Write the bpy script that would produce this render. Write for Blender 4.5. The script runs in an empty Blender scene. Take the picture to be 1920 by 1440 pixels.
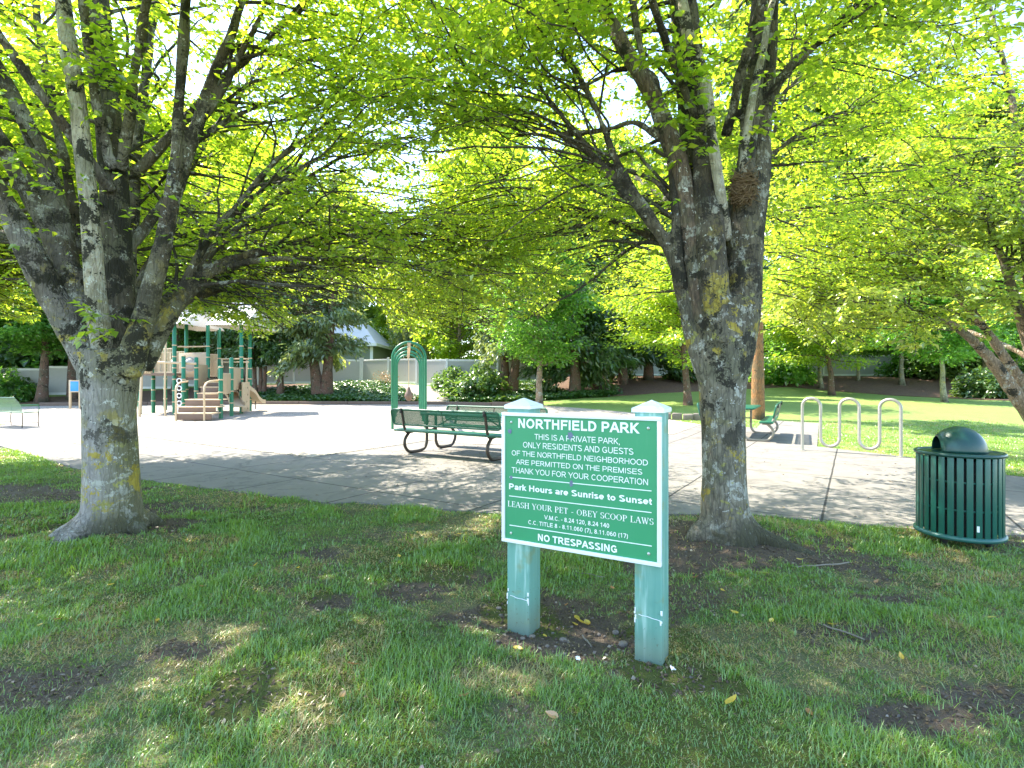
import bpy, bmesh, math, random
import numpy as np
from mathutils import Vector, Matrix
R = math.radians
sc = bpy.context.scene
COL = sc.collection

# ------------------------------------------------------------------ camera, sky, sun, exposure
CAMH, HOR, F = 1.45, 715.0, 1000.0          # eye height, horizon row and focal length in 1920-wide pixels
cam_d = bpy.data.cameras.new('camera'); cam = bpy.data.objects.new('camera', cam_d); COL.objects.link(cam)
cam.location = (0, 0, CAMH); cam.rotation_euler = (R(90), 0, 0)
cam_d.sensor_width = 36; cam_d.lens = 36 * F / 1920; cam_d.shift_y = -(720 - HOR) / 1920
cam_d.clip_start = 0.05; cam_d.clip_end = 2000
sc.camera = cam
SUN_EL, SUN_DIR = R(52), Vector((0.87, -0.49, 0)).normalized()     # light travels to the right and towards the viewer
sun_d = bpy.data.lights.new('sun', 'SUN'); sun = bpy.data.objects.new('sun', sun_d); COL.objects.link(sun)
sun_d.energy = 3.2; sun_d.angle = R(0.53); sun_d.color = (1.0, 0.93, 0.80)
d = Vector((SUN_DIR.x * math.cos(SUN_EL), SUN_DIR.y * math.cos(SUN_EL), -math.sin(SUN_EL)))
sun.rotation_euler = d.to_track_quat('-Z', 'Y').to_euler()
w = bpy.data.worlds.new('World'); sc.world = w; w.use_nodes = True
wn = w.node_tree; sky = wn.nodes.new('ShaderNodeTexSky'); sky.sky_type = 'NISHITA'; sky.sun_disc = False
sky.sun_elevation = SUN_EL; sky.sun_rotation = math.atan2(-SUN_DIR.x, -SUN_DIR.y)
sky.air_density = 1.0; sky.dust_density = 0.5; sky.ozone_density = 1.0
bg = wn.nodes['Background']; bg.inputs['Strength'].default_value = 0.15
wn.links.new(sky.outputs[0], bg.inputs['Color'])
sc.view_settings.view_transform = 'Standard'; sc.view_settings.look = 'None'
sc.view_settings.exposure = 2.45; sc.view_settings.gamma = 1.0
sc.cycles.max_bounces = 10; sc.cycles.transparent_max_bounces = 16
sc.cycles.sample_clamp_indirect = 8.0

# ------------------------------------------------------------------ small maths helpers
def sm(a, b, x):
    t = np.clip((np.asarray(x, float) - a) / (b - a), 0, 1); return t * t * (3 - 2 * t)
def _h(ix, iy, iz, seed):
    n = (ix.astype(np.int64) * 374761393 + iy.astype(np.int64) * 668265263 + iz.astype(np.int64) * 2147483647 % 1000003 * 7919 + seed * 1442695041) & 0x7fffffff
    n = ((n ^ (n >> 13)) * 1274126177) & 0x7fffffff
    n = (n ^ (n >> 16)) & 0xffff
    return n / 65535.0
def vn3(x, y, z, seed=0):
    x, y, z = np.broadcast_arrays(np.asarray(x, float), np.asarray(y, float), np.asarray(z, float))
    ix, iy, iz = np.floor(x), np.floor(y), np.floor(z)
    fx, fy, fz = x - ix, y - iy, z - iz
    fx, fy, fz = fx*fx*(3-2*fx), fy*fy*(3-2*fy), fz*fz*(3-2*fz)
    o = 0
    for a in (0, 1):
        for b in (0, 1):
            for c in (0, 1):
                o = o + _h(ix+a, iy+b, iz+c, seed) * (fx if a else 1-fx) * (fy if b else 1-fy) * (fz if c else 1-fz)
    return o
def vn(x, y, seed=0): return vn3(x, y, 0.0, seed)
def fbm(x, y, seed=0, o=3):
    s = 0; a = .5; t = 0
    for k in range(o):
        s = s + a * vn(x * 2**k + 17*k, y * 2**k - 9*k, seed + k); t += a; a *= .5
    return s / t
def gz(X, Y):                                # the lie of the land: level by the path, a gentle rise, then a bank up to the fence
    X = np.asarray(X, float); Y = np.asarray(Y, float)
    right = sm(-2, 5, X)
    slope = .012 * (1 - right) + .03 * right
    st = 12 + 2 * right
    z = np.maximum(0, Y - st) * slope
    yb = 29.5 * (1 - right) + 33 * right
    z = np.where(Y > 60, (60 - st) * slope, z)
    return z + 0.95 * sm(0, 8, Y - yb)
def gzf(x, y): return float(gz(x, y))
def PX(px, Y): return (px - 960) / F * Y
def PZ(py, Y): return CAMH - (py - HOR) / F * Y
def P(px, py, Y): return np.array((PX(px, Y), Y, PZ(py, Y)))
def GP(px, py):
    Y = CAMH * F / (py - HOR); return PX(px, Y), Y

# ------------------------------------------------------------------ objects
def tag(o, label=None, cat=None, group=None, kind=None):
    if label: o['label'] = label
    if cat: o['category'] = cat
    if group: o['group'] = group
    if kind: o['kind'] = kind
    return o
def thing(name, label, cat, loc=(0, 0, 0), rz=0, group=None):
    o = bpy.data.objects.new(name, None); COL.objects.link(o); o.empty_display_size = .2
    o.location = loc; o.rotation_euler = (0, 0, rz)
    return tag(o, label, cat, group)
def np_mesh(name, V, Fc, m, parent=None, attrs=None, smooth=False):
    V = np.asarray(V, np.float32); Fc = np.asarray(Fc, np.int32)
    me = bpy.data.meshes.new(name); n, k = Fc.shape
    me.vertices.add(len(V)); me.vertices.foreach_set('co', V.ravel())
    me.loops.add(n * k); me.loops.foreach_set('vertex_index', Fc.ravel())
    me.polygons.add(n); me.polygons.foreach_set('loop_start', np.arange(0, n * k, k, dtype=np.int32))
    me.polygons.foreach_set('loop_total', np.full(n, k, np.int32))
    if smooth: me.polygons.foreach_set('use_smooth', np.ones(n, bool))
    me.update(calc_edges=True)
    for a, arr in (attrs or {}).items():
        at = me.attributes.new(a, 'FLOAT', 'POINT'); at.data.foreach_set('value', np.asarray(arr, np.float32))
    return link(name, me, m, parent)
def link(name, me, m, parent=None):
    if m: me.materials.append(m)
    o = bpy.data.objects.new(name, me); COL.objects.link(o)
    if parent: o.parent = parent
    return o
class MB:                                    # collects simple solids into ONE mesh object
    def __init__(s): s.v = []; s.f = []
    def add(s, vs, fs):
        n = len(s.v); s.v += [tuple(map(float, q)) for q in vs]; s.f += [tuple(i + n for i in q) for q in fs]; return s
    def box(s, c, size, rz=0, M=None, bev=0):
        x, y, z = [q / 2 for q in size]
        if bev > 0:
            b = min(bev, x*.9, y*.9, z*.9)
            bm = bmesh.new(); bmesh.ops.create_cube(bm, size=1)
            for q in bm.verts: q.co = Vector((q.co.x*2*x, q.co.y*2*y, q.co.z*2*z))
            bmesh.ops.bevel(bm, geom=bm.edges[:], offset=b, segments=2, affect='EDGES', profile=.5)
            vs = [q.co.copy() for q in bm.verts]; bm.verts.index_update(); fs = [[q.index for q in f.verts] for f in bm.faces]; bm.free()
        else:
            vs = [Vector((a*x, b_*y, e*z)) for a in (-1, 1) for b_ in (-1, 1) for e in (-1, 1)]
            fs = [(0,1,3,2),(4,6,7,5),(0,4,5,1),(2,3,7,6),(0,2,6,4),(1,5,7,3)]
        rot = M if M is not None else Matrix.Rotation(rz, 3, 'Z')
        return s.add([rot @ q + Vector(c) for q in vs], fs)
    def tube(s, pts, r, n=8, cap=True, closed=False):
        V, Fc = tube_np(pts, r, n, cap, closed); return s.add(V, Fc)
    def lathe(s, prof, n=32, c=(0, 0, 0)):
        V = []; Fc = []
        for r, z in prof: V += [(c[0] + r*math.cos(2*math.pi*i/n), c[1] + r*math.sin(2*math.pi*i/n), c[2] + z) for i in range(n)]
        for k in range(len(prof) - 1):
            for i in range(n): j = (i + 1) % n; Fc.append((k*n+i, k*n+j, (k+1)*n+j, (k+1)*n+i))
        return s.add(V, Fc)
    def prism(s, poly, z0, z1):
        n = len(poly)
        V = [(x, y, z0) for x, y in poly] + [(x, y, z1) for x, y in poly]
        return s.add(V, [tuple(range(n))[::-1], tuple(range(n, 2*n))] + [(i, (i+1) % n, n + (i+1) % n, n + i) for i in range(n)])
    def build(s, name, m, parent=None, smooth=True, ang=38):
        me = bpy.data.meshes.new(name); me.from_pydata(s.v, [], s.f); me.update()
        bm = bmesh.new(); bm.from_mesh(me); bmesh.ops.recalc_face_normals(bm, faces=bm.faces[:]); bm.to_mesh(me); bm.free()
        if smooth: me.shade_smooth(); me.set_sharp_from_angle(angle=R(ang))
        return link(name, me, m, parent)
def tube_np(pts, r, n=8, cap=True, closed=False, prof=None):
    p = np.asarray([tuple(q) for q in pts], float); k = len(p)
    r = np.full(k, float(r)) if np.isscalar(r) else np.asarray(r, float)
    t = np.gradient(p, axis=0)
    if closed: t = np.roll(p, -1, 0) - np.roll(p, 1, 0)
    t /= np.linalg.norm(t, axis=1)[:, None] + 1e-12
    a = np.array((0, 0, 1.)) if abs(t[0][2]) < .9 else np.array((1., 0, 0))
    u = np.cross(t[0], a); u /= np.linalg.norm(u)
    V = np.zeros((k, n, 3)); th = np.arange(n) * 2 * np.pi / n
    for i in range(k):
        u = u - t[i] * u.dot(t[i]); u /= np.linalg.norm(u) + 1e-12
        w_ = np.cross(t[i], u)
        V[i] = p[i] + r[i] * (np.cos(th)[:, None] * u + np.sin(th)[:, None] * w_)
    Fc = []; m = k if closed else k - 1
    for i in range(m):
        for j in range(n):
            q = (j + 1) % n; i2 = (i + 1) % k
            Fc.append((i*n+j, i*n+q, i2*n+q, i2*n+j))
    if cap and not closed: Fc += [tuple(range(n))[::-1], tuple(range((k-1)*n, k*n))]
    return V.reshape(-1, 3), Fc
def smooth_path(pts, k=6):
    p = np.asarray(pts, float); q = np.vstack([2*p[0]-p[1], p, 2*p[-1]-p[-2]]); out = []
    for i in range(len(p) - 1):
        a, b, c, e = q[i], q[i+1], q[i+2], q[i+3]
        for t in np.linspace(0, 1, k, endpoint=False):
            out.append(.5*((2*b) + (c-a)*t + (2*a-5*b+4*c-e)*t*t + (3*b-a-3*c+e)*t**3))
    out.append(p[-1]); return np.array(out)
def arc(c, r, a0, a1, n, ax=(1, 0, 0), ay=(0, 0, 1)):
    c, ax, ay = map(np.asarray, (c, ax, ay))
    return [c + r*(math.cos(a)*ax + math.sin(a)*ay) for a in np.linspace(R(a0), R(a1), n)]
def copy_tree(o, parent=None):
    c = o.copy(); COL.objects.link(c); c.parent = parent
    for ch in list(o.children): copy_tree(ch, c)
    return c

# ------------------------------------------------------------------ materials
class NT:
    def __init__(s, name):
        s.m = bpy.data.materials.new(name); s.m.use_nodes = True; s.t = s.m.node_tree; s.t.nodes.clear()
        s.out = s.t.nodes.new('ShaderNodeOutputMaterial')
    def n(s, typ, _in=None, **props):
        x = s.t.nodes.new('ShaderNode' + typ)
        for k, v in props.items(): setattr(x, k, v)
        for k, v in (_in or {}).items(): s.set(x.inputs[k], v)
        return x
    def set(s, sock, v):
        if isinstance(v, bpy.types.NodeSocket): s.t.links.new(v, sock)
        elif isinstance(v, bpy.types.Node): s.t.links.new(v.outputs[0], sock)
        elif isinstance(v, tuple) and len(v) == 3 and sock.type == 'RGBA': sock.default_value = (*v, 1)
        else: sock.default_value = v
    def coord(s, k='Object'): return s.n('TexCoord').outputs[k]
    def noise(s, scale, detail=3, rough=.55, co=None, dist=0):
        return s.n('TexNoise', {'Vector': co if co is not None else s.coord(), 'Scale': scale, 'Detail': detail, 'Roughness': rough, 'Distortion': dist}).outputs['Fac']
    def ramp(s, f, stops):
        x = s.n('ValToRGB', {'Fac': f}); e = x.color_ramp.elements
        while len(e) < len(stops): e.new(.5)
        for q, (p, c) in zip(e, stops): q.position = p; q.color = (*c, 1) if isinstance(c, tuple) else (c, c, c, 1)
        return x.outputs[0]
    def step(s, f, a, b): return s.n('MapRange', {'Value': f, 'From Min': a, 'From Max': b}, interpolation_type='SMOOTHSTEP').outputs[0]
    def mix(s, f, a, b): return s.n('MixRGB', {'Fac': f, 'Color1': a, 'Color2': b}).outputs[0]
    def mul(s, a, b, op='MULTIPLY'): return s.n('Math', {0: a, 1: b}, operation=op).outputs[0]
    def attr(s, name): return s.n('Attribute', attribute_name=name).outputs['Fac']
    def bump(s, h, strength=.5, dist=.01): return s.n('Bump', {'Height': h, 'Strength': strength, 'Distance': dist}).outputs[0]
    def pbr(s, col, rough=.6, normal=None, **kw):
        x = s.n('BsdfPrincipled', {'Base Color': col, 'Roughness': rough})
        for k, v in kw.items(): s.set(x.inputs[k.replace('_', ' ')], v)
        if normal is not None: s.set(x.inputs['Normal'], normal)
        return x
    def done(s, shader): s.set(s.out.inputs['Surface'], shader); return s.m

def leaf_mat(name, a, b, c, trans=1.9, tmix=.5, gloss=.07):
    t = NT(name); f = t.attr('tint')
    col = t.ramp(f, [(0, a), (.55, b), (1, c)])
    tc = t.n('MixRGB', {'Fac': 1.0, 'Color1': col, 'Color2': (2.25*trans, 1.8*trans, .75*trans)}, blend_type='MULTIPLY').outputs[0]
    dif = t.n('BsdfDiffuse', {'Color': col}); tr = t.n('BsdfTranslucent', {'Color': tc})
    mx = t.n('MixShader', {0: tmix, 1: dif, 2: tr})
    gl = t.n('BsdfGlossy', {'Color': (1, 1, .95), 'Roughness': .36})
    return t.done(t.n('MixShader', {0: gloss, 1: mx, 2: gl}))
M = {}
M['leaf'] = leaf_mat('leaf_bright_green', (.07, .145, .014), (.135, .225, .022), (.23, .30, .04), 2.1, .56)
M['leaf_lime'] = leaf_mat('leaf_lime', (.10, .19, .02), (.18, .28, .035), (.27, .36, .06))
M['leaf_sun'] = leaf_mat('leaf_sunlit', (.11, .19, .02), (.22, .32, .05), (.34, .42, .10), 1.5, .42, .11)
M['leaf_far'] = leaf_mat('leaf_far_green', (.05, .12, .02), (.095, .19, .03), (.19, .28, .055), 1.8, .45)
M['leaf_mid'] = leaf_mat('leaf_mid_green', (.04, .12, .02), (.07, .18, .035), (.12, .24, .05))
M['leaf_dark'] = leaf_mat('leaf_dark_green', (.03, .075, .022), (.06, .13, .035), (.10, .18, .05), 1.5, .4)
M['needle'] = leaf_mat('conifer_spray', (.04, .085, .025), (.07, .135, .035), (.13, .19, .06), 1.5, .4)
M['needle_blue'] = leaf_mat('blue_conifer_spray', (.07, .12, .05), (.125, .19, .085), (.21, .27, .12), 1.5, .42)
M['ivy'] = leaf_mat('ivy_leaf', (.02, .07, .012), (.045, .12, .02), (.12, .20, .05), 1.2, .3)
M['dryleaf_y'] = leaf_mat('yellow_dry_leaf', (.50, .36, .05), (.60, .42, .06), (.62, .48, .10), .8, .2)
M['dryleaf_b'] = leaf_mat('brown_dry_leaf', (.28, .13, .05), (.36, .19, .08), (.45, .28, .14), .8, .2)
M['blade'] = leaf_mat('grass_blade', (.40, .33, .18), (.11, .235, .045), (.22, .38, .06), 1.0, .4)

def bark(name, base1, base2, lichen=.5, yellow=.5, moss=.5, olive=0.0, scale=1.0, up=None, crk=.45):
    t = NT(name); co = t.coord()
    mp = t.n('Mapping', {'Vector': co, 'Scale': (1, 1, .35)}).outputs[0]
    grain = t.noise(34*scale, 5, .65, mp); big = t.noise(3.2*scale, 3, .5, co)
    col = t.mix(t.step(grain, .3, .7), base1, base2)
    col = t.mix(t.mul(t.step(big, .45, .62), .55), col, (.10, .105, .06))
    if olive: col = t.mix(t.mul(t.step(t.n('SeparateXYZ', {0: co}).outputs[0], -.05, .22), olive), col, (.12, .115, .03))
    if up: col = t.mix(t.mul(t.step(t.n('SeparateXYZ', {0: co}).outputs[2], 1.45, 2.3), t.n('MapRange', {'Value': t.noise(1.9, 3, .55, co), 'From Min': .36, 'From Max': .6, 'To Min': .25, 'To Max': .95}).outputs[0]), col, t.mix(t.step(grain, .3, .7), tuple(q*.55 for q in up), up))
    fine = t.noise(52*scale, 4, .7, co)
    broad = t.step(t.noise(1.5, 2, .5, t.n('Mapping', {'Vector': co, 'Location': (4, 7, 1)}).outputs[0]), .38, .56)
    def patch(sc_, lo, hi, edge, off):
        c2 = t.n('Mapping', {'Vector': co, 'Location': (off, off*.7, off*1.3)}).outputs[0]
        a = t.noise(sc_, 4, .62, c2, .4); return t.step(t.mul(a, t.mul(t.mul(fine, .5, 'SUBTRACT'), edge), 'ADD'), lo, hi)
    zz = t.n('SeparateXYZ', {0: co}).outputs[2]
    if lichen: col = t.mix(t.mul(t.mul(patch(7.0*scale, .66-.20*lichen, .70-.20*lichen, .34, 3.1), .8), t.n('MapRange', {'Value': t.n('SeparateXYZ', {0: co}).outputs[2], 'From Min': 1.8, 'From Max': 2.8, 'To Min': 1.0, 'To Max': .7}).outputs[0]), col, (.42, .42, .36))
    if lichen: col = t.mix(patch(17.0*scale, .70-.12*lichen, .715-.12*lichen, .24, 9.3), col, (.50, .50, .45))
    lowm = t.step(zz, 3.0, 1.9); lo2 = t.mul(t.step(zz, .35, 1.3), .75)
    if yellow: col = t.mix(t.mul(t.mul(patch(5.0*scale, .685-.20*yellow, .705-.20*yellow, .34, 5.7), .92), t.mul(lowm, broad)), col, (.36, .28, .035))
    if yellow: col = t.mix(t.mul(t.mul(patch(9*scale, .70-.16*yellow, .72-.16*yellow, .34, 15.7), .9), t.mul(lowm, broad)), col, (.30, .29, .08))
    if moss: col = t.mix(t.mul(patch(4.3*scale, .665-.22*moss, .70-.22*moss, .42, 21.7), t.mul(lo2, .22, 'ADD')), col, (.018, .016, .008))
    if up: col = t.mix(t.mul(t.mul(patch(2.8, .53, .60, .5, 31.3), t.step(zz, 1.7, 2.4)), .88), col, (.020, .015, .009))
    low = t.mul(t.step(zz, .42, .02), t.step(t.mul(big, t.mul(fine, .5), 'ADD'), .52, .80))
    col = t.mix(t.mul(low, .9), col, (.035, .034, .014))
    crack = t.n('TexVoronoi', {'Vector': t.n('Mapping', {'Vector': co, 'Scale': (1, 1, .22)}).outputs[0], 'Scale': 26.0*scale}, feature='DISTANCE_TO_EDGE').outputs['Distance']
    col = t.mix(t.mul(t.step(crack, .10, .0), crk), col, (.03, .026, .02))
    h = t.mul(t.mul(t.mul(grain, .6), t.mul(fine, .6), 'ADD'), t.mul(t.step(crack, 0, .16), .35), 'ADD')
    return t.done(t.pbr(col, .88, t.bump(h, 1.0, .018)))
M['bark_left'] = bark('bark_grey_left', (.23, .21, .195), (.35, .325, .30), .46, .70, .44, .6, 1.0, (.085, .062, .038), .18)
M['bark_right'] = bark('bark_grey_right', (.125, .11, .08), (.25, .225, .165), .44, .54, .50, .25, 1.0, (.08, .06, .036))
M['bark_limb'] = bark('bark_pale_limb', (.24, .205, .15), (.46, .42, .32), .6, .15, .60, crk=.05)
M['bark_moss'] = bark('bark_mossy', (.06, .05, .035), (.13, .11, .075), .4, .0, .80)
M['bark_tan'] = bark('bark_tan', (.19, .13, .08), (.34, .25, .16), .45, .2, .3)
M['bark_red'] = bark('bark_reddish', (.11, .06, .04), (.20, .11, .07), .1, 0, .25)
M['bark_brown'] = bark('bark_brown_limb', (.075, .052, .036), (.19, .135, .09), .45, 0, .42)
M['bark_orange'] = bark('bark_orange', (.22, .10, .035), (.36, .18, .06), 0, .15, .1)
M['bark_pale'] = bark('bark_pale', (.22, .20, .11), (.34, .32, .20), .4, .3, .2)
M['twig'] = bark('twig_bark', (.035, .028, .02), (.09, .075, .055), .35, 0, .35)

def paint(name, col, rough=.4, var=.25, dirt=(.1, .09, .07), d=.25, sc_=6, **kw):
    t = NT(name); co = t.coord()
    n1 = t.noise(sc_, 5, .6, co); n2 = t.noise(sc_*9, 4, .6, co)
    c = t.mix(t.mul(t.step(n1, .3, .75), var), col, tuple(q*.6 for q in col))
    c = t.mix(t.mul(t.step(n2, .58, .72), d), c, dirt)
    return t.done(t.pbr(c, t.n('MapRange', {'Value': n1, 'To Min': rough-.08, 'To Max': rough+.15}).outputs[0], t.bump(n2, .12, .003), **kw))
M['green_paint'] = paint('green_powder_coat', (.008, .16, .075), .35)
M['bench_green'] = paint('bench_green_coat', (.008, .105, .06), .36)
M['can_green'] = paint('bin_green_coat', (.010, .095, .068), .33, .2)
M['can_dome'] = paint('bin_dome_coat', (.008, .055, .045), .30, .2)
M['can_ring'] = paint('bin_ring_coat', (.02, .11, .095), .35, .2)
M['black_in'] = paint('bin_inside', (.006, .007, .007), .7, .2)
M['steel'] = paint('galvanised_steel', (.42, .40, .36), .42, .25, (.2, .17, .13), .3, 5, Metallic=.65)
M['leg_brown'] = paint('brown_leg_coat', (.045, .032, .022), .42, .3)
M['leg_black'] = paint('black_bracket', (.012, .012, .012), .5, .3)
M['leg_grey'] = paint('galvanised_leg', (.28, .25, .21), .5, .3)
M['tan'] = paint('tan_plastic', (.56, .42, .26), .45, .15)
M['tan_panel'] = paint('tan_panel_plastic', (.46, .34, .21), .45, .15)
M['brown_and_shade'] = paint('brown_and_riser_shade', (.16, .10, .07), .55, .2)
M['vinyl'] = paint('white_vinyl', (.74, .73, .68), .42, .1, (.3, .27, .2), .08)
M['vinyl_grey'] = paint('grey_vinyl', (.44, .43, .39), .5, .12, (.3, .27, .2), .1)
M['roof_metal'] = paint('pale_roof_metal', (.62, .60, .56), .4, .12)
M['wood_old'] = paint('weathered_wood', (.16, .11, .08), .85, .4)
M['rock'] = paint('pebble_stone', (.19, .16, .13), .85, .4, (.14, .12, .1), .4, 22)
M['house_wall'] = paint('grey_green_siding', (.20, .23, .17), .7, .1)
M['house_roof'] = paint('pale_shingle', (.62, .60, .56), .8, .15)
M['white_trim'] = paint('white_trim', (.78, .78, .74), .5, .08)
M['sign_white'] = paint('sign_white_trim', (.80, .82, .84), .4, .07, (.25, .24, .22), .12, 14)
M['letter'] = paint('white_letter_vinyl', (.82, .86, .82), .45, .03, d=0)
M['residue'] = paint('sticker_residue', (.14, .17, .25), .7, .35, (.45, .5, .55), .5, 60)
M['screw'] = paint('screw_head', (.52, .53, .48), .35, .3, Metallic=.5)
M['blue_sign'] = paint('blue_sign_face', (.03, .26, .55), .4, .1)
M['bubble'] = paint('clear_bubble', (.50, .47, .42), .15, .05)
M['nest'] = paint('nest_twigs', (.17, .11, .055), .9, .5)
M['stick'] = paint('stick_bark', (.22, .19, .15), .9, .3)
M['scrap'] = paint('white_scrap', (.75, .78, .82), .6, .1)
M['chip'] = M['rock']
def sign_green():
    t = NT('sign_green_sheet'); co = t.coord()
    n = t.noise(3, 3, .5, co); s_ = t.noise(60, 3, .5, t.n('Mapping', {'Vector': co, 'Scale': (1, 1, .12)}).outputs[0])
    c = t.mix(n, (.030, .255, .105), (.040, .30, .135)); c = t.mix(t.mul(t.step(s_, .55, .8), .12), c, (.12, .35, .22))
    return t.done(t.pbr(c, .42))
M['sign_green'] = sign_green()
def post_teal():
    t = NT('faded_teal_paint'); co = t.coord()
    st = t.noise(22, 4, .6, t.n('Mapping', {'Vector': co, 'Scale': (1, 1, .07)}).outputs[0])
    b = t.noise(4, 3, .5, co); z = t.n('SeparateXYZ', {0: co}).outputs[2]
    c = t.mix(st, (.08, .265, .215), (.23, .44, .36)); c = t.mix(t.mul(t.step(b, .5, .7), .45), c, (.08, .26, .21))
    c = t.mix(t.mul(t.step(st, .55, .70), .6), c, (.42, .62, .56))
    fl = t.noise(40, 4, .7, co)
    c = t.mix(t.mul(t.step(fl, .60, .68), t.step(z, .40, .06)), c, (.10, .14, .09)); c = t.mix(t.mul(t.step(z, .22, .0), .55), c, (.16, .15, .10))
    c = t.mix(t.mul(t.step(t.noise(6, 3, .6, co), .54, .66), .5), c, (.22, .25, .10))
    return t.done(t.pbr(c, .66, t.bump(st, .6, .006)))
M['teal'] = post_teal()
def perf(name, col):
    t = NT(name); co = t.coord(); sx = t.n('SeparateXYZ', {0: co})
    k = 2*math.pi/.026
    def s_(o, ph=0): return t.n('Math', {0: t.mul(t.mul(o, k), ph, 'ADD')}, operation='SINE').outputs[0]
    a = t.mul(s_(sx.outputs[0]), s_(t.mul(sx.outputs[1], sx.outputs[2], 'ADD')))
    hole = t.mul(a, .42, 'GREATER_THAN')
    hole2 = t.mul(t.mul(a, -1), .42, 'GREATER_THAN')
    h = t.mul(hole, hole2, 'MAXIMUM')
    p = t.pbr(col, .38); tr = t.n('BsdfTransparent')
    return t.done(t.n('MixShader', {0: h, 1: p, 2: tr}))
M['perf'] = perf('perforated_green_sheet', (.010, .115, .065))
M['perf_pale'] = perf('perforated_pale_sheet', (.20, .30, .22))

def concrete():
    t = NT('path_concrete'); co = t.coord(); sx = t.n('SeparateXYZ', {0: co}); x, y = sx.outputs[0], sx.outputs[1]
    def line(ax, ay, off, pitch):
        v = t.mul(t.mul(t.mul(x, ax), t.mul(y, ay), 'ADD'), off, 'SUBTRACT')
        v = t.mul(v, t.mul(t.mul(t.noise(1.3, 2, .5, co), .5, 'SUBTRACT'), .02), 'ADD')
        q = t.n('Math', {0: v, 1: pitch}, operation='PINGPONG')
        q = t.n('Math', {0: t.mul(v, pitch/2, 'ADD'), 1: pitch}, operation='FLOORED_MODULO').outputs[0]
        return t.n('Math', {0: t.mul(q, pitch/2, 'SUBTRACT')}, operation='ABSOLUTE').outputs[0]
    d1 = line(.538, .843, 4.92, 1.5); d2 = line(.843, -.538, -5.25, 1.66)
    dm = t.mul(d1, d2, 'MINIMUM')
    j = t.step(t.mul(dm, t.mul(t.noise(60, 2, .6, co), .010), 'SUBTRACT'), .011, .003)
    edge = t.step(dm, .05, .0)
    big = t.noise(.9, 4, .6, co); med = t.noise(5, 5, .65, co); fine = t.noise(150, 3, .6, co)
    c = t.mix(big, (.16, .145, .128), (.235, .213, .185)); c = t.mix(t.mul(t.step(t.noise(2.2, 5, .7, co, 1.0), .50, .64), .55), c, (.085, .08, .07)); c = t.mix(t.mul(t.step(med, .45, .75), .45), c, (.23, .215, .20))
    c = t.mix(t.mul(t.step(fine, .55, .75), .35), c, (.12, .11, .10)); c = t.mix(t.mul(edge, .25), c, (.20, .19, .17))
    c = t.mix(t.mul(j, .95), c, (.025, .023, .019))
    h = t.mul(t.mul(fine, .4), t.mul(j, -2.0), 'ADD')
    return t.done(t.pbr(c, .9, t.bump(h, .5, .006)))
M['concrete'] = concrete()
def gravel():
    t = NT('play_gravel'); co = t.coord()
    v = t.n('TexVoronoi', {'Vector': co, 'Scale': 30.0}); g = t.noise(1.2, 4, .6, co); m_ = t.noise(14, 4, .7, co)
    c = t.mix(v.outputs['Color'], (.235, .20, .16), (.52, .455, .375)); c = t.mix(t.mul(t.step(m_, .55, .7), .3), c, (.30, .22, .15))
    c = t.mix(t.mul(g, .15), c, (.52, .44, .34)); c = t.mix(t.step(v.outputs['Distance'], .5, .9), c, (.14, .11, .085))
    return t.done(t.pbr(c, .95, t.bump(v.outputs['Distance'], .8, .02)))
M['gravel'] = gravel()
def mulch():
    t = NT('bark_mulch'); co = t.coord()
    v = t.n('TexVoronoi', {'Vector': t.n('Mapping', {'Vector': co, 'Scale': (1, .5, 1)}).outputs[0], 'Scale': 18.0}); g = t.noise(1.5, 4, .6, co)
    c = t.mix(v.outputs['Color'], (.085, .048, .026), (.20, .115, .065)); c = t.mix(t.mul(g, .6), c, (.09, .05, .035))
    return t.done(t.pbr(c, .95, t.bump(v.outputs['Distance'], 1, .03)))
M['mulch'] = mulch()
def ground():
    t = NT('lawn_soil'); co = t.coord()
    far = t.noise(.35, 4, .6, co); mid = t.noise(3.5, 5, .65, co); fine = t.noise(70, 4, .7, co); streak = t.noise(160, 2, .6, co)
    lawn = t.mix(far, (.17, .26, .045), (.24, .33, .07)); lawn = t.mix(t.mul(t.step(mid, .4, .75), .5), lawn, (.13, .20, .03)); lawn = t.mix(t.mul(t.step(fine, .5, .7), .5), lawn, (.27, .35, .10))
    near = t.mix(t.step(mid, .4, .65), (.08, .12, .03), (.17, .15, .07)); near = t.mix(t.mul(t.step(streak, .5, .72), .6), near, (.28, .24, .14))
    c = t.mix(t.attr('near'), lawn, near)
    soil = t.mix(fine, (.050, .036, .024), (.17, .125, .085)); soil = t.mix(t.mul(t.step(streak, .6, .75), .7), soil, (.25, .21, .16))
    c = t.mix(t.step(t.mul(t.attr('soil'), t.mul(t.mul(fine, .5, 'SUBTRACT'), 1.0), 'ADD'), .22, .80), c, soil)
    moss = t.mix(fine, (.045, .07, .008), (.12, .13, .015))
    c = t.mix(t.step(t.mul(t.attr('moss'), t.mul(t.mul(fine, .5, 'SUBTRACT'), .8), 'ADD'), .58, .85), c, moss)
    return t.done(t.pbr(c, .95, t.bump(t.mul(fine, streak, 'ADD'), .9, .02)))
M['ground'] = ground()
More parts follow.
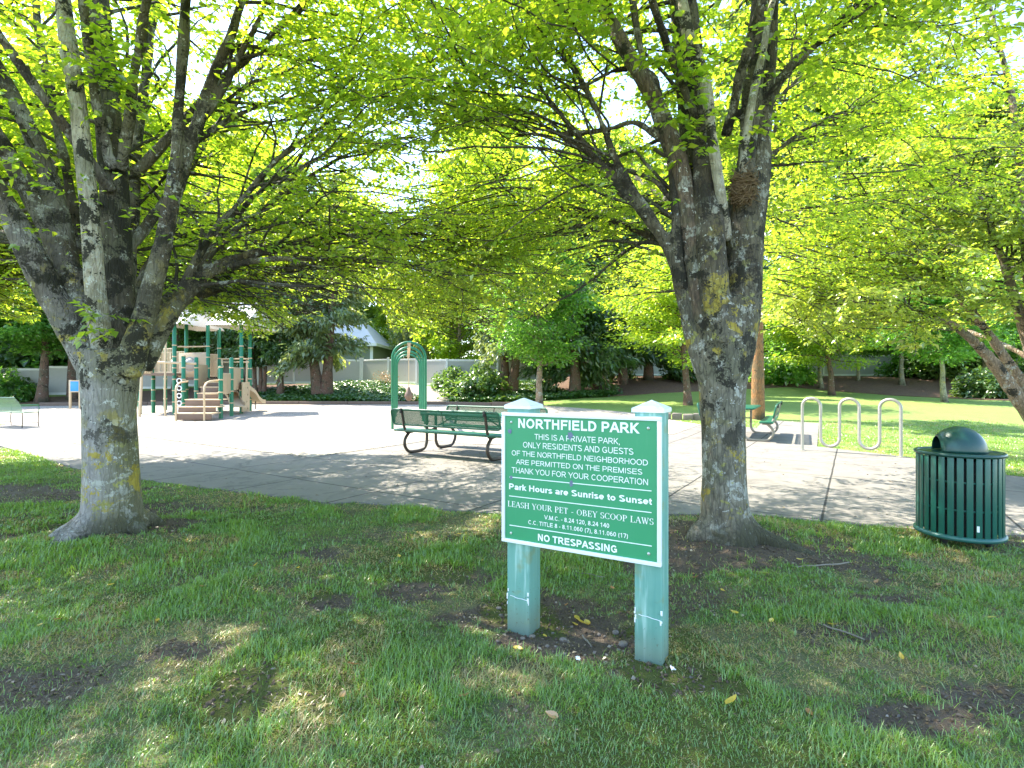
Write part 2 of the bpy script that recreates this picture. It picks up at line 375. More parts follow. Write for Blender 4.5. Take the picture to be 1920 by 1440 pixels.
# ------------------------------------------------------------------ the ground: one sheet to the horizon
rng = np.random.default_rng(7)
FRONT = np.array([(-60, 40), (-16, 14.5), (-11.4, 11.9), (-7.03, 8.68), (-4.49, 7.36), (-2.14, 6.30), (-1.9, 6.38), (-.12, 5.80), (2.58, 5.78), (3.43, 5.37), (4.5, 5.0), (7, 5.0), (14, 4.4)])
FAR = [(14, 6.2), (8.6, 7.0), (7.5, 8.3), (7.55, 10.1), (6.75, 11.8), (9.9, 17.2), (8.6, 18.2), (7.3, 15.9), (5.9, 16.7), (4.4, 14.4), (1.6, 12.4), (-.9, 12.1), (-2.0, 12.9), (-3.8, 10.1), (-9.7, 13.8), (-16, 16.9), (-40, 34)]
PATH = [tuple(p) for p in FRONT[1:]] + FAR[:-1]
GRAVEL = [(-16, 16.9), (-9.7, 13.8), (-3.8, 10.1), (-2.0, 12.9), (-.9, 12.1), (1.6, 12.4), (4.4, 14.4), (5.9, 16.7), (5.2, 18.6), (4.9, 20.5), (1.5, 25.6), (-3.5, 28.2), (-14, 28.5), (-24, 27), (-27, 22)]
def frontY(X): return np.interp(X, FRONT[:, 0], FRONT[:, 1])
def inpoly(X, Y, poly):
    X = np.asarray(X); Y = np.asarray(Y); r = np.zeros(X.shape, bool); n = len(poly)
    for i in range(n):
        (x0, y0), (x1, y1) = poly[i], poly[(i+1) % n]
        if y0 == y1: continue
        c = ((y0 > Y) != (y1 > Y)) & (X < (x1-x0)*(Y-y0)/(y1-y0) + x0); r ^= c
    return r
# bare soil: (pixel x, pixel y, radius across, radius along, strength)
SOIL = [(215, 985, .75, .50, 1.1), (300, 960, .9, .35, .8), (1370, 1030, .85, .50, 1.1), (1500, 1040, .65, .30, .85), (1060, 1185, .55, .22, 1.1), (985, 1150, .40, .24, 1.0), (1225, 1262, .28, .16, .9),
        (470, 1300, .20, .16, 1.0), (345, 1225, .18, .10, .9), (618, 1132, .13, .12, .95), (600, 1040, .30, .13, .8), (775, 1108, .24, .16, .85), (860, 1078, .25, .14, .8), (70, 922, 1.2, .30, .9), (40, 935, 1.0, .25, .8),
        (1645, 1122, .22, .09, .95), (1352, 1292, .12, .07, 1.0), (1840, 1302, .25, .10, .9), (1690, 1345, .22, .08, .95), (1570, 1185, .35, .14, .75), (380, 1080, .3, .15, .6), (820, 1010, .45, .12, .6), (1890, 1010, .3, .25, .8),
        (60, 1285, .32, .16, .8), (130, 1260, .3, .14, .6), (1290, 1130, .45, .25, .7), (1560, 1100, .3, .1, .5), (930, 1240, .3, .08, .5), (680, 1010, .5, .10, .5), (1265, 960, .25, .2, .6)]
SOILW = [(*GP(a, b), rx, ry, s) for a, b, rx, ry, s in SOIL]
def soil(X, Y):
    X = np.asarray(X, float); Y = np.asarray(Y, float); wob = (fbm(X*3.1, Y*3.1, 5) - .5) * 1.3 + (fbm(X*14, Y*14, 6) - .5) * .9; o = np.zeros(X.shape)
    for cx, cy, rx, ry, s in SOILW:
        q = np.sqrt(((X-cx)/(rx*1.25))**2 + ((Y-cy)/(ry*1.6))**2) + wob
        o = np.maximum(o, s * (1 - sm(.55, 1.1, q)))
    o = np.maximum(o, .55 * sm(.60, .78, fbm(X*1.7+9, Y*1.7, 31)) )
    return o
def mossf(X, Y): return sm(.5, .68, fbm(X*1.1+3, Y*1.1+8, 61)) * sm(8.5, 5.5, Y)
def bump_z(X, Y):
    inn = sm(0.0, .5, frontY(X) - Y) * sm(-40, -8, Y)
    z = (fbm(X*1.3, Y*1.3, 11) - .5) * .07 + (fbm(X*7, Y*7, 13) - .5) * .03
    for tx, ty in ((-3.70, 4.92), (1.88, 4.68)):
        z = z + .10 * np.exp(-((X-tx)**2 + (Y-ty)**2) / .55)
    return z * inn * sm(9, 7, np.abs(X)) - soil(X, Y) * .012 * inn
def groundz(X, Y): return gz(X, Y) + bump_z(X, Y)
def lines(lo, hi, step, out, far):
    a = list(np.arange(lo, hi + 1e-6, step)); s = step; x = hi
    while x < far: s *= out; x += s; a.append(x)
    s = step; x = lo; b = []
    while x > -far: s *= out; x -= s; b.append(x)
    return np.array(b[::-1] + a)
gx = np.unique(np.concatenate([lines(-7.0, 7.0, .07, 1.18, 400), np.arange(-40, 41, 1.0)]))
gy = np.unique(np.concatenate([np.arange(1.5, 8.01, .06), np.arange(8.2, 14, .2), np.arange(14, 62, 1.0), 62*1.25**np.arange(1, 9), [1.0, 0, -2, -6, -15, -40, -120]]))
XX, YY = np.meshgrid(gx, gy); ny, nx = XX.shape
onp = inpoly(XX, YY, PATH)
ZZ = groundz(XX, YY); ZZ[onp] = gz(XX, YY)[onp] - .04
idx = np.arange(nx*ny).reshape(ny, nx)
Fc = np.stack([idx[:-1, :-1], idx[:-1, 1:], idx[1:, 1:], idx[1:, :-1]], -1).reshape(-1, 4)
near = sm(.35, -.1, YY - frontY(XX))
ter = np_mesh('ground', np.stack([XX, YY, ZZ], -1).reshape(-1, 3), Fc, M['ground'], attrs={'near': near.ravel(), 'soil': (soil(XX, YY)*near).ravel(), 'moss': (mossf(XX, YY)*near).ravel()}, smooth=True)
tag(ter, kind='structure')

def draped(name, poly, lift, m, thick=.1, flat=False, kind='structure', bumps=0.0):
    bm = bmesh.new(); bm.faces.new([bm.verts.new((x, y, 0)) for x, y in poly])
    xs = [p[0] for p in poly]; ys = [p[1] for p in poly]
    for lo, hi, ax in ((min(xs), max(xs), 0), (min(ys), max(ys), 1)):
        for k in range(math.ceil(lo), math.floor(hi) + 1):
            no = Vector((1, 0, 0)) if ax == 0 else Vector((0, 1, 0)); co = no * k
            bmesh.ops.bisect_plane(bm, geom=bm.verts[:] + bm.edges[:] + bm.faces[:], plane_co=co, plane_no=no)
    bmesh.ops.triangulate(bm, faces=bm.faces[:])
    ext = bmesh.ops.extrude_face_region(bm, geom=bm.faces[:]); low = {v for v in ext['geom'] if isinstance(v, bmesh.types.BMVert)}
    for v in bm.verts:
        v.co.z = gzf(v.co.x, v.co.y) + lift
        if bumps and v not in low: v.co.z += bumps * float(fbm(v.co.x*.7, v.co.y*.7, 3))
    for v in low: v.co.z -= thick
    bmesh.ops.recalc_face_normals(bm, faces=bm.faces[:])
    me = bpy.data.meshes.new(name); bm.to_mesh(me); bm.free()
    return tag(link(name, me, m), kind=kind)
draped('path', PATH, .012, M['concrete'], .12)
draped('play_area', GRAVEL, .022, M['gravel'], .12)
draped('mulch_bed', [(-34, 29), (-24, 29.3), (-13.5, 30.5), (-13, 34), (-11.2, 39), (-26, 32.8), (-34, 29.6)], .03, M['mulch'])
draped('mulch_bed', [(-4.9, 30.6), (-3.2, 30.6), (-2.4, 33), (-4.2, 34.6), (-8.2, 37.4), (-8.6, 36.4)], .03, M['gravel'])
draped('mulch_bed', [(5.6, 32.0), (9, 34.2), (14, 35.5), (19, 36.5), (23, 34.0), (25.5, 28.5), (30, 26), (46, 26), (46, 43), (2, 46), (2, 36)], .03, M['mulch'])

# ------------------------------------------------------------------ grass blades
def blades(n, xr, yr, accept, name, hscale=1.0):
    X = rng.uniform(*xr, n); Y = rng.uniform(*yr, n)
    k = accept(X, Y); X, Y = X[k], Y[k]; n = len(X)
    S = soil(X, Y); S = S * (Y < frontY(X)); keep = rng.random(n) > np.clip(S*1.1 - .06, 0, .97); X, Y, S = X[keep], Y[keep], S[keep]; n = len(X)
    lush = fbm(X*1.9+5, Y*1.9, 71); cl = fbm(X*9, Y*9, 73)
    L = (.020 + .034*sm(.35, .75, lush)*rng.uniform(.4, 1.5, n) + .026*sm(.5, .8, cl)*rng.random(n) + .035*rng.random(n)**9) * hscale
    dry = np.clip(sm(.52, .68, fbm(X*2.3+50, Y*2.3+4, 79))*.78 + .13 + S*.35, 0, .85); isdry = rng.random(n) < dry
    L = np.where(isdry, L*.8, L)
    W = rng.uniform(.0014, .0028, n) * np.clip(Y/3.2, .8, 3.2)
    a = rng.uniform(0, 2*np.pi, n); lean = np.where(isdry, rng.uniform(.7, 1.5, n), rng.uniform(.1, 1.0, n))
    dx, dy = np.cos(a), np.sin(a); px, py = -dy, dx
    b = np.stack([X, Y, groundz(X, Y) - .004], -1)
    dirv = np.stack([dx*np.sin(lean), dy*np.sin(lean), np.cos(lean)], -1)
    l2 = np.minimum(lean + rng.uniform(.2, .9, n), 1.62); dir2 = np.stack([dx*np.sin(l2), dy*np.sin(l2), np.cos(l2)], -1)
    sd = np.stack([px, py, 0*px], -1) * W[:, None]
    mid = b + dirv * (L*.55)[:, None]; tip = mid + dir2 * (L*.55)[:, None]
    V = np.stack([b - sd, b + sd, mid - sd*.8, mid + sd*.8, tip], 1).reshape(-1, 3)
    i = np.arange(n)[:, None]*5
    Fc = np.concatenate([i + [0, 1, 3], i + [0, 3, 2], i + [2, 3, 4]], 1).reshape(-1, 3)
    tint = np.where(isdry, rng.uniform(0, .14, n), np.clip(.42 + .45*lush*rng.uniform(.5, 1.5, n) + rng.normal(0, .08, n), .36, 1))
    return tag(np_mesh(name, V, Fc, M['blade'], attrs={'tint': np.repeat(tint, 5)}), kind='stuff')
def acc_near(X, Y): return (rng.random(len(X)) < np.where(np.abs(X) < Y*.99 + .35, 1, .45)) & (np.abs(X) < Y*.99 + 2.6) & (Y < frontY(X) + .22*(fbm(X*3, Y*3, 44) - .42)) & (rng.random(len(X)) < np.clip((3.1/Y)**1.25, .16, 1))
blades(2500000, (-11.5, 8.5), (1.75, 11.5), acc_near, 'grass')
def acc_far(X, Y): return ~inpoly(X, Y, PATH) & ~inpoly(X, Y, GRAVEL) & (Y > frontY(X)) & (rng.random(len(X)) < np.clip((9/Y)**1.5, .1, 1))
blades(200000, (5.5, 16), (6.5, 18), acc_far, 'grass', .95)

def leafs(pos, ax, nor, L, W, tint):
    """pointed leaves folded along the midrib: four vertices, two faces each"""
    ax = ax / (np.linalg.norm(ax, axis=1)[:, None] + 1e-9); sd = np.cross(ax, nor); sd /= np.linalg.norm(sd, axis=1)[:, None] + 1e-9
    up = np.cross(sd, ax); n = len(pos); L = L[:, None]; W = W[:, None]
    V = np.stack([pos, pos + ax*L*.42 - sd*W + up*W*.35, pos + ax*L - up*L*.12, pos + ax*L*.42 + sd*W + up*W*.35], 1).reshape(-1, 3)
    i = np.arange(n)[:, None]*4
    return V, np.concatenate([i + [0, 2, 1], i + [0, 3, 2]], 1).reshape(-1, 3), np.repeat(tint, 4)
def scatter_cover(name, poly, n, size, m, h, seed):
    r = np.random.default_rng(seed); xs = [p[0] for p in poly]; ys = [p[1] for p in poly]
    X = r.uniform(min(xs), max(xs), n); Y = r.uniform(min(ys), max(ys), n); k = inpoly(X, Y, poly); X, Y = X[k], Y[k]; n = len(X)
    z = gz(X, Y) + h*(.35 + .65*fbm(X*.8, Y*.8, seed))*r.uniform(.3, 1, n)
    pos = np.stack([X, Y, z], -1); a = r.uniform(0, 6.283, n)
    ax = np.stack([np.cos(a), np.sin(a), r.uniform(-.6, .3, n)], -1); nor = np.stack([r.normal(0, .45, n), r.normal(-.25, .45, n), np.ones(n)], -1)
    L = r.uniform(.7, 1.3, n)*size
    V, Fc, T = leafs(pos, ax, nor, L, L*.42, np.clip(r.normal(.45, .25, n), 0, 1))
    return tag(np_mesh(name, V, Fc, m, attrs={'tint': T}), kind='stuff')
scatter_cover('ivy_ground_cover', [(-15.5, 30.2), (-14, 29.6), (-8, 29.6), (-5.6, 30), (-5.4, 31), (-8.4, 36.3), (-11, 38), (-13.2, 34.5), (-16, 33)], 42000, .17, M['ivy'], .45, 3)
scatter_cover('ivy_ground_cover', [(-3.6, 29.6), (0, 29.4), (3.4, 30.0), (6.2, 31.6), (5.8, 33), (3, 34.5), (1.5, 37), (-3, 35), (-3, 31.5)], 30000, .17, M['ivy'], .45, 4)

def litter(n):
    X = rng.uniform(-9, 6, n); Y = rng.uniform(1.9, 9, n); S = soil(X, Y); k = (Y < frontY(X) - .02) & (np.abs(X) < Y*.99+.3) & (rng.random(n) < np.clip(S*1.1, .05, 1)*np.clip((3.2/Y)**1.1, .2, 1)); X, Y = X[k], Y[k]; n = len(X)
    pos = np.stack([X, Y, groundz(X, Y) + rng.uniform(.002, .010, n)], -1); a = rng.uniform(0, 6.283, n)
    ax = np.stack([np.cos(a), np.sin(a), rng.normal(0, .25, n)], -1); nor = np.stack([rng.normal(0, .5, n), rng.normal(0, .5, n), np.ones(n)], -1); L = rng.uniform(.008, .032, n)
    V, Fc, T = leafs(pos, ax, nor, L, L*rng.uniform(.10, .38, n), rng.random(n))
    return tag(np_mesh('leaf_litter', V, Fc, M['litter'], attrs={'tint': T}), kind='stuff')
M['litter'] = leaf_mat('leaf_litter', (.035, .022, .014), (.13, .085, .05), (.34, .27, .19), .6, .1)
litter(90000)
def path_bits(n):
    X = rng.uniform(-12, 9, n); Y = rng.uniform(5.2, 15, n); k = inpoly(X, Y, PATH) & (rng.random(n) < .12 + .88*np.exp(-((X+1.0)**2 + (Y-10.6)**2)/3.5) + .8*np.exp(-np.maximum(Y - frontY(X), 0)/.25)); X, Y = X[k], Y[k]; n = len(X)
    pos = np.stack([X, Y, gz(X, Y) + .0135 + rng.uniform(.001, .004, n)], -1); a = rng.uniform(0, 6.283, n); ax = np.stack([np.cos(a), np.sin(a), rng.normal(0, .12, n)], -1)
    nor = np.stack([rng.normal(0, .3, n), rng.normal(0, .3, n), np.ones(n)], -1); L = rng.uniform(.01, .05, n); V, Fc, T = leafs(pos, ax, nor, L, L*rng.uniform(.12, .4, n), rng.random(n))
    return tag(np_mesh('leaf_litter', V, Fc, M['litter'], attrs={'tint': T}), kind='stuff')
path_bits(6000)

def clods(n):
    X = rng.uniform(-6, 5, n); Y = rng.uniform(1.9, 7, n); S = soil(X, Y); k = (Y < frontY(X) - .05) & (np.abs(X) < Y*.99+.3) & (rng.random(n) < sm(.35, .95, S)*np.clip((3.2/Y)**1.2, .15, 1)); X, Y = X[k], Y[k]; n = len(X)
    t_ = (1+5**.5)/2; iv = np.array([(-1,t_,0),(1,t_,0),(-1,-t_,0),(1,-t_,0),(0,-1,t_),(0,1,t_),(0,-1,-t_),(0,1,-t_),(t_,0,-1),(t_,0,1),(-t_,0,-1),(-t_,0,1)])/1.9
    fi = np.array([(0,11,5),(0,5,1),(0,1,7),(0,7,10),(0,10,11),(1,5,9),(5,11,4),(11,10,2),(10,7,6),(7,1,8),(3,9,4),(3,4,2),(3,2,6),(3,6,8),(3,8,9),(4,9,5),(2,4,11),(6,2,10),(8,6,7),(9,8,1)])
    r_ = .003 + .009*rng.random(n)**3; V = iv[None]*rng.uniform(.6, 1.35, (n, 12, 1))*r_[:, None, None]*rng.uniform(.7, 1.3, (n, 1, 3)); V += np.stack([X, Y, groundz(X, Y) + r_*.2], -1)[:, None]
    Fc = (np.arange(n)[:, None, None]*12 + fi[None]).reshape(-1, 3)
    return tag(np_mesh('soil_clods', V.reshape(-1, 3), Fc, M['clod']), kind='stuff')
M['clod'] = paint('crumbly_soil', (.10, .072, .048), .95, .5, (.19, .14, .10), .5, 8)
clods(60000)
# ------------------------------------------------------------------ park sign
SO = np.array((-.058, 3.158)); SU = np.array((.877, -.481)); SU /= np.linalg.norm(SU); SN = np.array((SU[1], -SU[0]))
SW, SZ0, SZ1 = .932, .506, 1.268
def on_sign(zx, zy):                       # a point read off the photographed board -> (along the board, height)
    dx, dz = (940 + zx/4.8 - 960)/F, -(770 + zy/4.8 - HOR)/F
    s = SO.dot(SN) / (dx*SN[0] + SN[1]); q = np.array((dx*s, s)) - SO
    return q.dot(SU), CAMH + dz*s
def sans(ch, w):
    """strokes of a plain grotesque face, cap height 1: advance width, lines (x0,y0,x1,y1) and arcs ('a',cx,cy,rx,ry,a0,a1)"""
    h = w/2; l = .09 + h; t = 1 - h; x = .73; xt = x - h
    def bowl(x0, y0, y1, x1): c = (y0+y1)/2; r_ = (y1-y0)/2; q = min(r_*1.1, (x1-x0)*.6); return [(x0, y1, x1-q, y1), (x0, y0, x1-q, y0), ('a', x1-q, c, q, r_, -90, 90)]
    g = {
     ' ': (.38, []), '.': (.36, [(.18, 0, .18, w*1.05)]), ',': (.36, [(.18, 0, .18, w*1.05), (.20, 0, .12, -.16)]), '-': (.46, [(.06, .36, .40, .36)]),
     'A': (.93, [(h*.6, 0, .465, 1), (.465, 1, .93-h*.6, 0), (.22, .34, .71, .34)]), 'C': (1.0, [('a', .52, .5, .43-h, .5-h, 42, 318)]),
     'D': (1.0, [(l, 0, l, 1)] + bowl(l, h, t, .93-h)), 'E': (.93, [(l, 0, l, 1), (l, h, .86, h), (l, t, .85, t), (l, .52, .80, .52)]), 'F': (.85, [(l, 0, l, 1), (l, t, .82, t), (l, .5, .74, .5)]),
     'G': (1.08, [('a', .53, .5, .45-h, .5-h, 40, 318), (.96-h, .10, .96-h, .5), (.56, .46, .96, .46)]), 'H': (1.0, [(l, 0, l, 1), (1-l, 0, 1-l, 1), (l, .53, 1-l, .53)]), 'I': (.39, [(.195, 0, .195, 1)]),
     'B': (.93, [(l, 0, l, 1)] + bowl(l, h, .53, .88-h) + bowl(l, .53, t, .83-h)), 'K': (.93, [(l, 0, l, 1), (l, .36, .80, 1), (.34, .56, .86, 0)]), 'L': (.78, [(l, 0, l, 1), (l, h, .75, h)]),
     'M': (1.16, [(l, 0, l, 1), (1.16-l, 0, 1.16-l, 1), (l, 1, .58, 0), (.58, 0, 1.16-l, 1)]), 'N': (1.0, [(l, 0, l, 1), (1-l, 0, 1-l, 1), (l, 1, 1-l, 0)]), 'O': (1.08, [('a', .54, .5, .48-h, .5-h+.01, 0, 360)]),
     'P': (.93, [(l, 0, l, 1)] + bowl(l, .44, t, .87-h)), 'R': (1.0, [(l, 0, l, 1)] + bowl(l, .46, t, .88-h) + [(.5, .46, .90, 0)]),
     'S': (.93, [('a', .46, .745, .34-h*.4, .255-h, 25, 270), ('a', .46, .265, .38-h*.4, .265-h, -155, 90)]), 'T': (.85, [(.425, 0, .425, 1), (.02, t, .83, t)]), 'U': (1.0, [(l, .36, l, 1), (1-l, .36, 1-l, 1), ('a', .5, .36, .5-l, .36-h, 180, 360)]),
     'V': (.93, [(h*.6, 1, .465, 0), (.465, 0, .93-h*.6, 1)]), 'Y': (.93, [(h*.6, 1, .465, .42), (.93-h*.6, 1, .465, .42), (.465, 0, .465, .46)]),
     '0': (.78, [('a', .39, .5, .33-h, .5-h, 0, 360)]), '1': (.78, [(.44, 0, .44, 1), (.18, .74, .44, .92)]), '2': (.78, [('a', .39, .70, .32-h, .30-h, -25, 165), (.62, .56, .12, .06), (.06, h, .72, h)]),
     '4': (.78, [(.54, 0, .54, 1), (.04, .26+h, .76, .26+h), (.50, 1, .08, .30)]), '6': (.78, [('a', .39, .33, .33-h, .33-h, 0, 360), ('a', .42, .5, .36-h, .5-h, 60, 200)]), '7': (.78, [(.06, t, .72, t), (.66, .94, .30, 0)]),
     '8': (.78, [('a', .39, .745, .29-h, .255-h, 0, 360), ('a', .39, .27, .34-h, .27-h, 0, 360)]), '(': (.46, [('a', .52, .38, .40-h, .66, 125, 235)]), ')': (.46, [('a', -.06, .38, .40-h, .66, -55, 55)]),
     'a': (.78, [('a', .36, .50, .27-h*.4, xt-.50, 0, 165), (.66-h*.4, 0, .66-h*.4, .52), ('a', .34, .215, .28-h, .215-h, 0, 360)]), 'r': (.48, [(l-.01, 0, l-.01, x), ('a', .40, .46, .40-l+.01, xt-.46, 75, 180)]), 'k': (.72, [(l-.01, 0, l-.01, 1), (l, .26, .58, x), (.28, .42, .66, 0)]),
     'o': (.78, [('a', .39, x/2, .35-h, x/2-h, 0, 360)]), 'u': (.78, [(l-.01, .28, l-.01, x), (.70-h, 0, .70-h, x), ('a', .39-.005, .28, .39-l+.01, .28-h, 180, 350)]), 's': (.70, [('a', .35, .545, .26-h*.4, .185-h, 25, 270), ('a', .35, .195, .29-h*.4, .195-h, -155, 90)]),
     'e': (.78, [('a', .39, x/2, .35-h, x/2-h, 0, 318), (.07, x/2, .72, x/2)]), 'n': (.78, [(l-.01, 0, l-.01, x), (.70-h, 0, .70-h, .45), ('a', .39, .45, .39-l+.01, xt-.45, 0, 180)]), 'i': (.32, [(.16, 0, .16, x), (.16, 1-w, .16, 1)]), 't': (.42, [(.20, .16, .20, .92), (.02, xt, .40, xt), ('a', .36, .18, .16, .18-h, 180, 285)])}
    return g[ch]
def text_mesh(body, w=.13):
    vs = []; fs = []; X = 0; lay = 0
    for ch in body:
        wd, st = sans(ch, w)
        for s in st:
            if s[0] == 'a':
                _, cx, cy, rx, ry, a0, a1 = s; n = max(6, int(abs(a1-a0)/15)); k = len(vs)
                for i in range(n+1):
                    c_, s_ = math.cos(R(a0+(a1-a0)*i/n)), math.sin(R(a0+(a1-a0)*i/n)); nx_, ny_ = c_/max(rx, .02), s_/max(ry, .02); q = math.hypot(nx_, ny_); nx_, ny_ = nx_/q*w/2, ny_/q*w/2
                    vs += [(X+cx+rx*c_+nx_, cy+ry*s_+ny_, lay), (X+cx+rx*c_-nx_, cy+ry*s_-ny_, lay)]
                fs += [(k+2*i, k+2*i+1, k+2*i+3, k+2*i+2) for i in range(n)]
            else:
                x0, y0, x1, y1 = s; dx, dy = x1-x0, y1-y0; L = math.hypot(dx, dy)
                nx_, ny_ = (w/2*L/abs(dy), 0) if abs(dy) > abs(dx)*.6 else (0, w/2*L/abs(dx)) if abs(dy) < .02 else (-dy/L*w/2, dx/L*w/2)
                k = len(vs); vs += [(X+x0+nx_, y0+ny_, lay), (X+x1+nx_, y1+ny_, lay), (X+x1-nx_, y1-ny_, lay), (X+x0-nx_, y0-ny_, lay)]; fs.append((k, k+1, k+2, k+3))
            lay = lay + .0015 if lay < .02 else 0
        X += wd
    me = bpy.data.meshes.new('lettering'); me.from_pydata(vs, [], fs); return me
SER = {  # thick/thin strokes of a bookish serif face: (x0,y0,x1,y1,weight) ; arcs as ('a',cx,cy,rx,ry,a0,a1)
 'L': (.70, [(.18,0,.18,1,.15),(.02,.02,.66,.02,.05),(.02,.98,.36,.98,.05),(.64,0,.64,.26,.06)]),
 'E': (.72, [(.18,0,.18,1,.15),(.02,.02,.66,.02,.05),(.02,.98,.64,.98,.05),(.2,.52,.5,.52,.05),(.64,0,.64,.26,.06),(.62,.76,.62,1,.06),(.5,.38,.5,.66,.05)]),
 'A': (.86, [(.08,0,.42,1,.06),(.42,1,.76,0,.15),(.2,.36,.62,.36,.05),(-.02,.02,.22,.02,.05),(.60,.02,.88,.02,.05)]),
 'S': (.62, [('a',.3,.74,.22,.23,30,270),('a',.3,.26,.24,.24,-150,90),(.5,.72,.5,1,.05),(.08,0,.08,.28,.05)]),
 'H': (.92, [(.18,0,.18,1,.15),(.74,0,.74,1,.15),(.2,.52,.72,.52,.05),(.02,.02,.36,.02,.05),(.02,.98,.36,.98,.05),(.58,.02,.9,.02,.05),(.58,.98,.9,.98,.05)]),
 'Y': (.82, [(.1,1,.42,.46,.14),(.72,1,.42,.46,.06),(.41,0,.41,.5,.15),(.26,.02,.58,.02,.05),(-.02,.98,.26,.98,.05),(.58,.98,.84,.98,.05)]),
 'O': (.90, [('a',.44,.5,.36,.47,0,360)]),
 'U': (.88, [(.18,.3,.18,1,.15),(.72,.3,.72,1,.06),('a',.45,.32,.27,.3,180,360),(.02,.98,.36,.98,.05),(.58,.98,.86,.98,.05)]),
 'R': (.82, [(.18,0,.18,1,.15),('a',.34,.75,.26,.23,-90,90),(.18,.98,.36,.98,.05),(.18,.52,.36,.52,.05),(.40,.52,.74,.02,.14),(.02,.02,.36,.02,.05),(.02,.98,.2,.98,.05),(.64,.02,.86,.02,.05)]),
 'P': (.72, [(.18,0,.18,1,.15),('a',.34,.73,.27,.25,-90,90),(.18,.98,.36,.98,.05),(.18,.48,.36,.48,.05),(.02,.02,.36,.02,.05),(.02,.98,.2,.98,.05)]),
 'T': (.76, [(.38,0,.38,1,.15),(.04,.98,.72,.98,.05),(.06,.76,.06,1,.06),(.70,.76,.70,1,.06),(.22,.02,.54,.02,.05)]),
 'B': (.78, [(.18,0,.18,1,.15),('a',.34,.76,.23,.22,-90,90),('a',.36,.27,.29,.25,-90,90),(.02,.98,.36,.98,.05),(.02,.02,.38,.02,.05),(.18,.53,.36,.53,.05)]),
 'C': (.80, [('a',.44,.5,.36,.47,40,320),(.70,.7,.70,1,.05),(.70,.02,.70,.24,.05)]),
 'W': (1.12, [(.1,1,.34,0,.14),(.56,1,.34,0,.06),(.5,1,.76,0,.14),(1.0,1,.76,0,.06),(-.02,.98,.28,.98,.05),(.82,.98,1.12,.98,.05)]),
 '-': (.50, [(.08,.36,.40,.36,.08)]), ' ': (.36, [])}
def serif_mesh(body):
    vs = []; fs = []; X = 0; lay = 0
    for chx in body:
        wd, st = SER[chx]
        for s in st:
            if s[0] == 'a':
                _, cx, cy, rx, ry, a0, a1 = s; n = 14
                for i in range(n):
                    p = []
                    for a in (a0 + (a1-a0)*i/n, a0 + (a1-a0)*(i+1)/n):
                        c_, s_ = math.cos(R(a)), math.sin(R(a)); wgt = .045 + .10*abs(c_)**1.5
                        p.append(((cx + rx*c_ + wgt*.5*c_, cy + ry*s_ + .025*s_), (cx + rx*c_ - wgt*.5*c_, cy + ry*s_ - .025*s_)))
                    k = len(vs); vs += [(X+q[0], q[1], lay) for q in (p[0][0], p[1][0], p[1][1], p[0][1])]; fs.append((k, k+1, k+2, k+3))
            else:
                x0, y0, x1, y1, wt = s; L = math.hypot(x1-x0, y1-y0); nx_, ny_ = -(y1-y0)/L*wt/2, (x1-x0)/L*wt/2
                if abs(y1-y0) > abs(x1-x0): nx_, ny_ = (wt/2 * (1 if nx_ > 0 else -1), 0)
                k = len(vs); vs += [(X+x0+nx_, y0+ny_, lay), (X+x1+nx_, y1+ny_, lay), (X+x1-nx_, y1-ny_, lay), (X+x0-nx_, y0-ny_, lay)]; fs.append((k, k+1, k+2, k+3))
            lay += .0015 if lay < .02 else -.018
        X += wd + .06
    me = bpy.data.meshes.new('lettering'); me.from_pydata(vs, [], fs); return me
sign = thing('park_sign', 'green park rules sign with white trim on two teal posts with white caps', 'sign', (SO[0], SO[1], 0), math.atan2(SU[1], SU[0]))
MB().box((SW/2, .006, (SZ0+SZ1)/2), (SW-.01, .012, SZ1-SZ0-.01)).build('sign_panel', M['sign_green'], sign)
tr = MB(); tw = .0205
for c, s in (((SW/2, 0, SZ1-tw/2), (SW, .026, tw)), ((SW/2, 0, SZ0+tw/2), (SW, .026, tw))): tr.box((c[0], .004, c[2]), s, bev=.002)
for x in (tw/2, SW-tw/2): tr.box((x, .0035, (SZ0+SZ1)/2), (tw, .025, SZ1-SZ0-2*tw-.0012), bev=.002)
tr.build('trim', M['sign_white'], sign)
for x0, x1 in ((.020, .170), (.786, .9325)):
    xc = (x0+x1)/2; w_ = x1-x0
    po = MB().box((xc, .021+w_/2, .60), (w_, w_, 1.40), bev=.009).build('post', M['teal'], sign)
    c = MB(); h = w_/2 + .012; yc = .021 + w_/2
    c.box((xc, yc, 1.299), (2*h, 2*h, .022), bev=.002)
    c.add([(xc-h+.001, yc-h+.001, 1.3105), (xc+h-.001, yc-h+.001, 1.3105), (xc+h-.001, yc+h-.001, 1.3105), (xc-h+.001, yc+h-.001, 1.3105), (xc, yc, 1.352)], [(0,1,4), (1,2,4), (2,3,4), (3,0,4)])
    c.build('post_cap', M['sign_white'], sign, smooth=False)
    b = MB(); zl = .185 if x0 < .5 else .235                     # the scored line and paint chips low on each post
    rr = random.Random(int(x0*100))
    pts = [(x0 + w_*q, .0185, zl - .012*q + rr.uniform(-.002, .002)) for q in np.linspace(.16, .95, 7)]
    b.tube(pts, .0016, 4)
    for ex in (x0+.006, x1-.006):
        for k in range(4): b.box((ex + rr.uniform(-.004, .004), .0195, zl + rr.uniform(-.05, .035)), (rr.uniform(.004, .010), .004, rr.uniform(.008, .026)), bev=.001)
    b.build('paint_chips', M['sign_white'], po)
